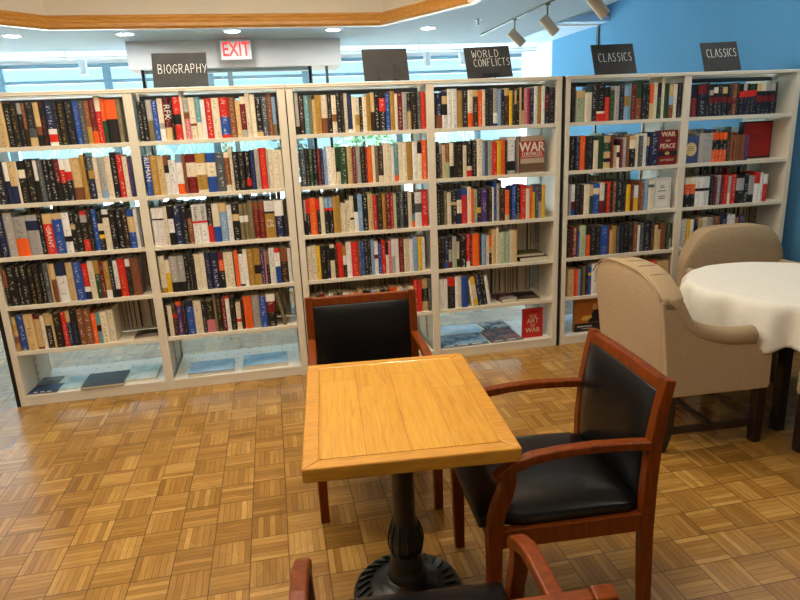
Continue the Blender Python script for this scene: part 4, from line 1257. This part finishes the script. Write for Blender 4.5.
# ------------------------------------------------------------------ cherry guest chairs
def guest_chair(label):
    root = empty('guest_armchair', label, 'chair', (0, 0, 0), 0, 'cherry guest armchairs round the oak table')
    hw = 0.2375
    ch = M['cherry']
    t = 0.036
    for s in (-1, 1):
        xa, xb = s * hw - t / 2, s * hw + t / 2
        # front leg, running on up into the raked arm support
        g = MB().prism(band([(-0.240, 0.0), (-0.242, 0.16), (-0.243, 0.36), (-0.240, 0.425), (-0.230, 0.47), (-0.209, 0.52), (-0.202, 0.56), (-0.204, 0.585)],
                            [0.034, 0.040, 0.046, 0.046, 0.044, 0.044, 0.046, 0.05]), xa, xb, 'x')
        g.build('front_leg', ch, root, bevel=0.004)
        g = MB().prism(band([(0.245, 0.0), (0.236, 0.18), (0.230, 0.34), (0.232, 0.50), (0.240, 0.63), (0.256, 0.74), (0.272, 0.822)],
                            [0.032, 0.038, 0.042, 0.042, 0.040, 0.036, 0.032]), xa, xb, 'x')
        g.build('rear_leg', ch, root, bevel=0.004)
        g = MB().prism(band([(-0.240, 0.562), (-0.234, 0.571), (-0.222, 0.581), (-0.19, 0.597), (-0.13, 0.620), (-0.05, 0.629), (0.05, 0.632), (0.15, 0.628), (0.238, 0.622)],
                            [0.016, 0.024, 0.030, 0.032, 0.030, 0.028, 0.027, 0.027, 0.027]), s * hw - 0.018, s * hw + 0.018, 'x')
        g.build('arm', ch, root, bevel=0.006, seg=3)
        MB().box(s * hw - 0.014, s * hw + 0.014, -0.222, 0.212, 0.338, 0.398).build('side_rail', ch, root, bevel=0.003)
    MB().box(-hw + t / 2, hw - t / 2, -0.254, -0.228, 0.338, 0.398).build('front_rail', ch, root, bevel=0.003)
    MB().box(-hw + t / 2, hw - t / 2, 0.218, 0.240, 0.338, 0.398).build('rear_rail', ch, root, bevel=0.003)
    # padded seat: crowned cushion
    g = MB()
    nx, ny = 12, 12
    x0, x1, y0, y1 = -0.236, 0.236, -0.284, 0.218

    def pt(i, j):
        u, v = i / nx * 2 - 1, j / ny * 2 - 1
        x = x0 + (x1 - x0) * i / nx
        y = y0 + (y1 - y0) * j / ny
        if v < -0.5 or v > .5:
            pass
        z = 0.428 + 0.034 * (1 - abs(u) ** 6) * (1 - abs(v) ** 6) + 0.008 * (1 - u * u) * (1 - v * v)
        return (x, y, z)
    vs = [pt(i, j) for j in range(ny + 1) for i in range(nx + 1)]
    fs = [(j * (nx + 1) + i, j * (nx + 1) + i + 1, (j + 1) * (nx + 1) + i + 1, (j + 1) * (nx + 1) + i) for j in range(ny) for i in range(nx)]
    n = len(vs)
    rim = [i for i in range(nx + 1)] + [(j) * (nx + 1) + nx for j in range(1, ny + 1)] + [ny * (nx + 1) + i for i in range(nx - 1, -1, -1)] + [j * (nx + 1) for j in range(ny - 1, 0, -1)]
    vs += [(vs[k][0], vs[k][1], 0.392) for k in rim]
    for q in range(len(rim)):
        r2 = (q + 1) % len(rim)
        fs.append((rim[r2], rim[q], n + q, n + r2))
    fs.append(tuple(n + q for q in reversed(range(len(rim)))))
    # pinch the front corners in to clear the legs
    vs2 = []
    for x, y, z in vs:
        if abs(x) > hw - t / 2 - .002 and (y < -0.19 or y > 0.19):
            x = math.copysign(hw - t / 2 - 0.002, x)
        vs2.append((x, y, z))
    g.add(vs2, fs)
    g.build('seat', M['vinyl'], root, smooth=True, bevel=0.008)
    # back: top rail, lower rail and pad between the posts
    yc = lambda z: 0.230 + max(0, z - 0.5) ** 1.6 * 0.24
    wi = hw - t / 2

    def cross(z0, z1, d0, d1, name, m, bev, parent, bow=0.0):
        g = MB()
        n = 8
        rows = [z0 + (z1 - z0) * k / 6 for k in range(7)]
        vs, fs = [], []
        for z in rows:
            for i in range(n + 1):
                x = -wi + 2 * wi * i / n
                y = yc(z) + bow * (1 - (x / wi) ** 2) + d0 - (0.010 if name == 'backrest' and 0.03 < (z - z0) / (z1 - z0) < 0.97 and 0 < i < n else 0)
                vs.append((x, y, z))
        for z in rows:
            for i in range(n + 1):
                x = -wi + 2 * wi * i / n
                vs.append((x, yc(z) + bow * (1 - (x / wi) ** 2) + d1, z))
        R, N = n + 1, 7 * (n + 1)
        for j in range(6):
            for i in range(n):
                a = j * R + i
                fs.append((a, a + 1, a + R + 1, a + R))
                fs.append((N + a, N + a + R, N + a + R + 1, N + a + 1))
            fs.append((j * R, (j + 1) * R, N + (j + 1) * R, N + j * R))
            fs.append((j * R + n, N + j * R + n, N + (j + 1) * R + n, (j + 1) * R + n))
        for i in range(n):
            fs.append((i, N + i, N + i + 1, i + 1))
            a = 6 * R + i
            fs.append((a, a + 1, N + a + 1, N + a))
        g.add(vs, fs)
        return g.build(name, m, parent, bevel=bev, smooth=(name == 'backrest'))
    cross(0.782, 0.818, -0.014, 0.014, 'top_rail', ch, 0.003, root, 0.006)
    cross(0.345, 0.385, -0.006, 0.012, 'lower_rail', ch, 0.003, root)
    cross(0.392, 0.782, -0.016, 0.012, 'backrest', M['vinyl'], 0.004, root, 0.006)
    return root


gc = guest_chair('cherry armchair with black vinyl seat behind the oak table, facing the camera')
gc.location = (0.335, 2.492, 0)
gc.rotation_euler = (0, 0, math.radians(-3))
g2 = dup(gc)
g2['label'] = 'cherry armchair with black vinyl seat right of the oak table, seen from its side'
g2.location = (0.797, 1.727, 0)
g2.rotation_euler = (0, 0, math.radians(-93.5))
g3 = dup(gc)
g3['label'] = 'cherry armchair cut off by the bottom edge, nearest the camera, its back to us'
g3.location = (0.220, 1.018, 0)
g3.rotation_euler = (0, 0, math.radians(175))
g3.scale = (1.06, 0.93, 1.01)


# ------------------------------------------------------------------ taupe armchairs
def club_chair(label, W=0.672, crown=0.872, shoulder=0.762, swoop=True):
    root = empty('upholstered_armchair', label, 'armchair', (0, 0, 0), 0, 'taupe armchairs round the cloth-covered table')
    fb = M['fabric']
    hw = W / 2
    # dark frame: square front legs, raked back legs, stretchers
    for s in (-1, 1):
        MB().prism(band([(-0.225, 0.0), (-0.225, 0.30)], [0.042, 0.05]), s * (hw - 0.03) - 0.024, s * (hw - 0.03) + 0.024, 'x').build('front_leg', M['dark_wood'], root, bevel=0.004)
        MB().prism(band([(0.268, 0.0), (0.240, 0.10), (0.234, 0.20), (0.238, 0.30)], [0.034, 0.040, 0.046, 0.052]), s * (hw - 0.03) - 0.022, s * (hw - 0.03) + 0.022, 'x').build('rear_leg', M['dark_wood'], root, bevel=0.004)
        MB().box(s * (hw - 0.03) - 0.012, s * (hw - 0.03) + 0.012, -0.203, 0.23, 0.085, 0.118).build('side_stretcher', M['dark_wood'], root, bevel=0.003)
    MB().box(-hw + 0.06, hw - 0.06, -0.012, 0.012, 0.09, 0.115).build('cross_stretcher', M['dark_wood'], root, bevel=0.003)
    # upholstered base and seat cushion
    g = MB().box(-hw + 0.055, hw - 0.055, -0.245, 0.20, 0.285, 0.40)
    g.build('seat_base', fb, root, bevel=0.012, seg=3)
    g = MB().box(-hw + 0.062, hw - 0.062, -0.235, 0.165, 0.40, 0.475)
    g.build('seat_cushion', fb, root, bevel=0.022, seg=4)

    # back: rounded crown, raked, thick
    def top(u):
        a = abs(u)
        if swoop:
            return crown - (crown - shoulder) * a ** 3.2
        return crown - (crown - shoulder) * (a ** 5)
    nu, nv = 20, 10
    vs, fs = [], []

    def yb(z):
        return 0.258 + (z - 0.28) * 0.125
    for side in (0, 1):
        for j in range(nv + 1):
            for i in range(nu + 1):
                u = i / nu * 2 - 1
                zt = top(u)
                z = 0.285 + (zt - 0.285) * j / nv
                wv = hw * (0.93 + 0.07 * min(1, j / nv * 1.2)) if swoop else hw * (0.88 + 0.12 * math.sin(math.pi * (j / nv) ** 1.5))
                x = u * wv
                f = j / nv
                th = 0.055 + 0.075 * f ** 1.5
                ed = (1 - abs(u) ** 8) * (1 - f ** 10)
                if side == 0:
                    y = yb(z) - th * (0.78 + 0.22 * ed) - 0.02 * (1 - u * u) * (1 if f > 0.4 else f)
                else:
                    y = yb(z) + 0.02 * ed
                vs.append((x, y, z))
    R = nu + 1
    N = R * (nv + 1)
    for j in range(nv):
        for i in range(nu):
            a = j * R + i
            fs.append((a, a + 1, a + R + 1, a + R))
            fs.append((N + a, N + a + R, N + a + R + 1, N + a + 1))
        fs.append((j * R, (j + 1) * R, N + (j + 1) * R, N + j * R))
        fs.append((j * R + nu, N + j * R + nu, N + (j + 1) * R + nu, (j + 1) * R + nu))
    for i in range(nu):
        a = nv * R + i
        fs.append((i, N + i, N + i + 1, i + 1))
        fs.append((a, a + 1, N + a + 1, N + a))
    g = MB().add(vs, fs)
    back = g.build('back', fb, root, smooth=True, bevel=0.012, seg=3)
    if swoop:
        # tuft seams over the crown
        for u in (-0.62, -0.32, 0.0, 0.32, 0.62):
            z = top(u)
            x = u * hw * 0.985
            bw = 0.02 * (1 - u * u)
            MB().tube([(x * 0.985, yb(z) - 0.112 - bw, z - 0.055), (x * 0.99, yb(z) - 0.100 - bw, z - 0.010), (x, yb(z) - 0.085 - bw, z - 0.0005), (x, yb(z) - 0.04, z + 0.0005), (x, yb(z) - 0.01, z - 0.001)], 0.0022, 6).build('tuft_seam', simple('seam_taupe', (108, 88, 68), 0.9), back)
        MB().tube([(u * hw * 1.002, yb(top(u)) + 0.012, top(u) - 0.006) for u in [k / 12 - 1 for k in range(25)]], 0.004, 6).build('piping', fb, back, smooth=True)
    # sides: panel with a swept arm line, and a roll that runs from the back down along the arm
    if swoop:
        line = [(0.298, 0.752), (0.262, 0.748), (0.232, 0.72), (0.212, 0.68), (0.182, 0.63), (0.13, 0.598), (0.06, 0.574), (0.0, 0.560), (-0.06, 0.554), (-0.155, 0.552)]
    else:
        line = [(0.20, 0.505), (0.16, 0.502), (0.10, 0.502), (0.03, 0.506), (-0.06, 0.512), (-0.165, 0.516)]
    for s in (-1, 1):
        poly = [(0.262, 0.285), (0.262 + 0.125 * (line[0][1] - .28), line[0][1])] + line[1:] + [(line[-1][0] - 0.01, 0.52), (-0.185, 0.485), (-0.252, 0.465), (-0.256, 0.305), (-0.250, 0.285)]
        # side panels are flush with the outside
        g = MB().prism(poly, s * hw - (0.055 if s > 0 else 0.0), s * hw + (0.0 if s > 0 else 0.055), 'x')
        g.build('side_panel', fb, root, bevel=0.008, seg=3)
        xx = s * (hw - 0.028)
        rad = [0.026, 0.032, 0.034, 0.034, 0.035, 0.037, 0.040, 0.042, 0.044, 0.045] if swoop else [0.034, 0.036, 0.038, 0.040, 0.042, 0.043]
        g = MB().tube([(xx, y, z) for y, z in line] + [(xx, line[-1][0] - 0.008, line[-1][1])], rad + [rad[-1] * 0.8], 16)
        g.build('arm', fb, root, smooth=True)
    return root


cc = club_chair('taupe armchair with tufted sloping back, seen from behind, left of the cloth table')
cc.location = (1.980, 2.692, 0)
cc.rotation_euler = (0, 0, math.radians(87))
c3 = dup(cc)
c3['label'] = 'taupe armchair at the right edge, only its dark front leg in the photo'
c3.location = (2.62, 2.005, 0)
c3.rotation_euler = (0, 0, math.radians(180))
c2 = club_chair('low taupe armchair with wide rounded back, between the cloth table and the bookcase', 0.80, 0.80, 0.66, False)
c2.location = (3.13, 3.53, 0)

# ------------------------------------------------------------------ round table under a white cloth
RX, RY, RZ, RR = 2.60, 2.695, 0.69, 0.492
rt = empty('round_table', 'round table with dark square legs, hidden under the white cloth', 'table', (RX, RY, 0), math.radians(4))
MB().lathe([(RR - 0.02, 0.655), (RR - 0.012, 0.66), (RR - 0.012, 0.682), (RR - 0.016, 0.686)], 48).build('tabletop', M['dark_wood'], rt)
for sx in (-1, 1):
    for sy in (-1, 1):
        MB().prism([(-.024, -.024), (.024, -.024), (.024, .024), (-.024, .024)], 0, 0.655, 'z').build('leg', M['dark_wood'], rt, bevel=0.003).location = (sx * 0.235, sy * 0.235, 0)
g = MB().box(-0.235, 0.235, -0.012, 0.012, 0.58, 0.655).box(-0.012, 0.012, -0.235, 0.235, 0.58, 0.655)
g.build('apron', M['dark_wood'], rt)
n = 144
vs, fs = [], []
rnd = random.Random(5)
ph = [rnd.uniform(0, 6.28) for _ in range(5)]


def fold(a):
    return 0.5 * math.sin(13 * a + ph[0] + 0.8 * math.sin(3 * a + ph[1])) + 0.38 * math.sin(22 * a + ph[2]) + 0.25 * math.sin(7 * a + ph[3])


rows = [(0.0, None), (0.2, 0), (0.38, 0), (0.47, 0), (0.492, 0)]
prof = [(0.30, 0.0), (0.44, 0.0), (0.475, -0.0005), (0.490, -0.004), (0.500, -0.014), (0.511, -0.035), (0.514, -0.07), (0.517, -0.11), (0.52, -0.15), (0.523, -0.19), (0.525, -0.205)]
vs.append((0, 0, 0))
for r0, dz in prof:
    for k in range(n):
        a = 2 * math.pi * k / n
        q = max(0, min(1, -dz / 0.2)) ** 0.6
        fo = fold(a)
        r = r0 + 0.048 * q * fo + 0.008 * q
        zz = dz * (1 + 0.10 * math.sin(2 * a + 1.1) * q + 0.08 * fo * q)
        vs.append((r * math.cos(a), r * math.sin(a), zz))
for k in range(n):
    fs.append((0, 1 + k, 1 + (k + 1) % n))
for j in range(len(prof) - 1):
    for k in range(n):
        q = (k + 1) % n
        fs.append((1 + j * n + k, 1 + (j + 1) * n + k, 1 + (j + 1) * n + q, 1 + j * n + q))
cl = MB().add(vs, fs).build('tablecloth', M['cloth'], None, smooth=True)
cl.location = (RX, RY, RZ + 0.002)
tag(cl, 'white cloth draped over the round table, hanging in soft folds', 'tablecloth')
so = cl.modifiers.new('thick', 'SOLIDIFY')
so.thickness = 0.002
so.offset = 1

# ------------------------------------------------------------------ ceiling fittings
LX = [(-1.925, 5.86), (-1.069, 5.845), (-0.21, 5.775), (0.635, 5.765), (1.474, 5.755)]
LN = ['leftmost', 'second from left', 'third from left, above the exit sign', 'fourth from left', 'rightmost']
for (x, y), nm in zip(LX, LN):
    rnk = empty('downlight', 'round recessed ceiling light beyond the oak trim, %s' % nm, 'ceiling light', (x, y, CZ), 0, 'recessed ceiling lights in a row')
    g = MB().lathe([(0.070, -0.001), (0.074, -0.005), (0.064, -0.006), (0.057, -0.002), (0.057, -0.001)], 32, cap=False)
    g.build('trim_ring', M['white'], rnk, smooth=True)
    MB().lathe([(0.0005, -0.003), (0.058, -0.003), (0.058, -0.001)], 32).build('lens', M['lamp'], rnk)

TR = 2.1
tk = MB().box(-0.006, 0.006, -1.45, 1.0, -0.012, 0.0).build('light_track', M['rail'])
tk.location = (TR, 5.15, CZ)
tag(tk, 'thin dark lighting track on the ceiling carrying three angled spotlights', 'light track')


def spot(label, loc, aim, group, L=0.15, R=0.036, drop=0.05, m='spot'):
    root = empty('spotlight', label, 'spotlight', loc, 0, group)
    MB().tube([(0, 0, 0), (0, 0, -drop)], 0.006, 8).box(-0.012, 0.012, -0.02, 0.02, -0.012, 0).build('stem', M['rail'] if m == 'spot' else M[m], root)
    a = Vector(aim).normalized()
    p = Vector((0, 0, -drop - 0.01))
    q0, q1 = p - a * L * 0.35, p + a * L * 0.65
    MB().tube([q0, q0 + a * 0.004, q1 - a * .004, q1], [R * .92, R, R, R * .95], 24).build('housing', M[m], root, bevel=0)
    e1 = q1 + a * 0.0005
    MB().tube([e1 - a * 0.004, e1 + a * 0.001], [R * .8, R * .8], 24).build('lens', M['spot_dark'], root)
    return root


GT = 'beige spotlights on the ceiling track'
spot('beige cylindrical spotlight on the ceiling track, farthest of three', (TR, 5.29, CZ - .012), (0.68, -0.12, -0.66), GT, 0.15, 0.036, 0.12)
spot('beige cylindrical spotlight on the ceiling track, middle of three', (TR, 4.65, CZ - .012), (0.62, -0.1, -0.72), GT, 0.15, 0.036, 0.12)
spot('beige cylindrical spotlight on the ceiling track, nearest of three', (TR, 3.93, CZ - .012), (0.62, -0.1, -0.72), GT, 0.15, 0.036, 0.12)
rl = MB().box(-2.6, -1.2, -0.02, 0.02, 0, 0.012).box(0.9, 3.6, -0.02, 0.02, 0, 0.012).box(-1.2, 0.9, -0.02, 0.02, 0, 0.012)
rl.box(-2.6, 3.6, -0.012, 0.012, -0.03, -0.018)
for x in (-2.2, -0.8, 0.6, 2.0, 3.3):
    rl.box(x - .006, x + .006, -0.006, 0.006, -0.018, 0.088)
ro = rl.build('light_rail', M['white'])
ro.location = (0, 8.3, 2.512)
tag(ro, 'long white lighting rail under the bright far ceiling', 'light rail')
GR = 'white spotlights on the far rail'
spot('white cylindrical spotlight on the far rail, above the leftmost bookcase', (-2.03, 8.3, 2.482), (0, 0, -1), GR, 0.17, 0.045, 0.035, 'white')
spot('white cylindrical spotlight on the far rail, right of the blank board', (2.10, 8.3, 2.482), (0, 0, -1), GR, 0.17, 0.045, 0.035, 'white')
spot('white cylindrical spotlight on the far rail, just left of the world conflicts sign', (2.57, 8.3, 2.482), (0.1, -0.2, -1), GR, 0.17, 0.045, 0.035, 'white')
sp = MB().lathe([(0.006, -0.045), (0.022, -0.043), (0.022, -0.041), (0.006, -0.04), (0.007, -0.006), (0.03, -0.004), (0.03, 0.0)], 16).build('sprinkler_head', M['rail'], None, smooth=False)
sp.location = (1.80, 5.35, CZ)
tag(sp, 'small dark pendant sprinkler head on the ceiling near the oak trim corner', 'sprinkler')

# exit sign
ex = empty('exit_sign', 'white exit sign with red letters hanging before the white soffit', 'exit sign', (-0.206, 6.17, 2.385))
MB().box(-0.135, 0.135, -0.02, 0.03, -0.17, 0.0).build('housing', M['exit_face'], ex, bevel=0.006)
MB().box(-0.07, 0.07, -0.01, 0.02, 0.0, 0.015).build('canopy', M['exit_face'], ex)
text_mesh('EXIT', 0.165, 'lettering', M['exit_red'], ex, 0.72, 0.002, (0, -0.0215, -0.085), bold=0.003)


# ------------------------------------------------------------------ outside the windows
struct(MB().box(-14, 14, 9.42, 26, -0.25, -0.05).build('ground_outside', M['ground']))


def leafy_tree(name, label, x, y, h, crown_r, z0, m, seed, cat='tree', n=420, conical=False):
    root = empty(name, label, cat, (x, y, -0.05))
    rn = random.Random(seed)
    MB().tube([(0, 0, 0), (0.03, 0.02, h * 0.5), (0, 0, h * 0.92)], [0.07, 0.05, 0.02], 8).build('trunk', M['bark'], root)
    g = MB()
    for _ in range(n):
        if conical:
            t = rn.random()
            zz = z0 + (h - z0) * t
            rr = crown_r * (1 - t) * math.sqrt(rn.random())
        else:
            zz = (z0 + h) / 2 + (h - z0) / 2 * rn.uniform(-1, 1)
            k = (zz - (z0 + h) / 2) / ((h - z0) / 2)
            rr = crown_r * math.sqrt(max(0, 1 - k * k)) * math.sqrt(rn.random())
        a = rn.uniform(0, 6.283)
        p = Vector((rr * math.cos(a), rr * math.sin(a), zz))
        d = Vector((rn.uniform(-1, 1), rn.uniform(-1, 1), rn.uniform(-.7, .5))).normalized() * rn.uniform(0.10, 0.2)
        s = d.cross(Vector((rn.uniform(-1, 1), rn.uniform(-1, 1), rn.uniform(-1, 1)))).normalized() * 0.035
        g.add([p, p + d * .5 + s, p + d, p + d * .5 - s], [(0, 1, 2, 3)])
    g.build('foliage', m, root)
    return root


def palm(label, x, y, h, seed, n=18):
    root = empty('palm', label, 'palm', (x, y, -0.05), 0, 'palms outside the windows')
    rn = random.Random(seed)
    MB().tube([(0, 0, 0), (0.05, 0, h * .5), (0, 0, h)], [0.09, 0.07, 0.06], 8).build('trunk', M['bark'], root)
    g = MB()
    for k in range(n):
        a = 2 * math.pi * k / n + rn.uniform(-.2, .2)
        L = rn.uniform(0.9, 1.3)
        lift = rn.uniform(0.1, 0.8)
        pts = []
        for t in range(9):
            q = t / 8
            pts.append(Vector((math.cos(a) * L * q, math.sin(a) * L * q, h + lift * q - 1.0 * q * q)))
        g.tube(pts, [0.012 - 0.001 * t for t in range(9)], 5)
        for t in range(1, 9):
            for sub_ in (0, .5):
                p = pts[t - 1].lerp(pts[t], sub_)
                tv = (pts[t] - pts[t - 1]).normalized()
                sd = tv.cross(Vector((0, 0, 1))).normalized()
                for s in (-1, 1):
                    tip = p + sd * s * 0.30 * math.sin(math.pi * (t + .8) / 10.5) + tv * 0.16 - Vector((0, 0, 0.08))
                    g.add([p, p + tv * 0.02, tip], [(0, 1, 2)])
    g.build('fronds', M['leaf'], root)
    return root


palm('feathery palm outside the windows, behind the leftmost bay', -2.45, 11.2, 1.75, 3)
palm('feathery palm outside the windows, behind the biography sign', -0.9, 13.6, 1.9, 4)
palm('feathery palm outside the windows, behind the fourth bay', 3.0, 12.2, 1.7, 8)
leafy_tree('conifer', 'dark green conifer outside the windows behind the third bay', 0.35, 11.0, 2.1, 0.5, 0.7, M['pine'], 11, 'tree', 700, True)
leafy_tree('shrub', 'bright green shrub outside the windows behind the fourth bay', 1.55, 10.6, 1.75, 0.6, 0.35, M['leaf'], 12, 'shrub', 520)
leafy_tree('shrub', 'bright green shrub outside the windows near the left end', -4.6, 11.2, 1.6, 0.6, 0.3, M['leaf'], 15, 'shrub', 420)
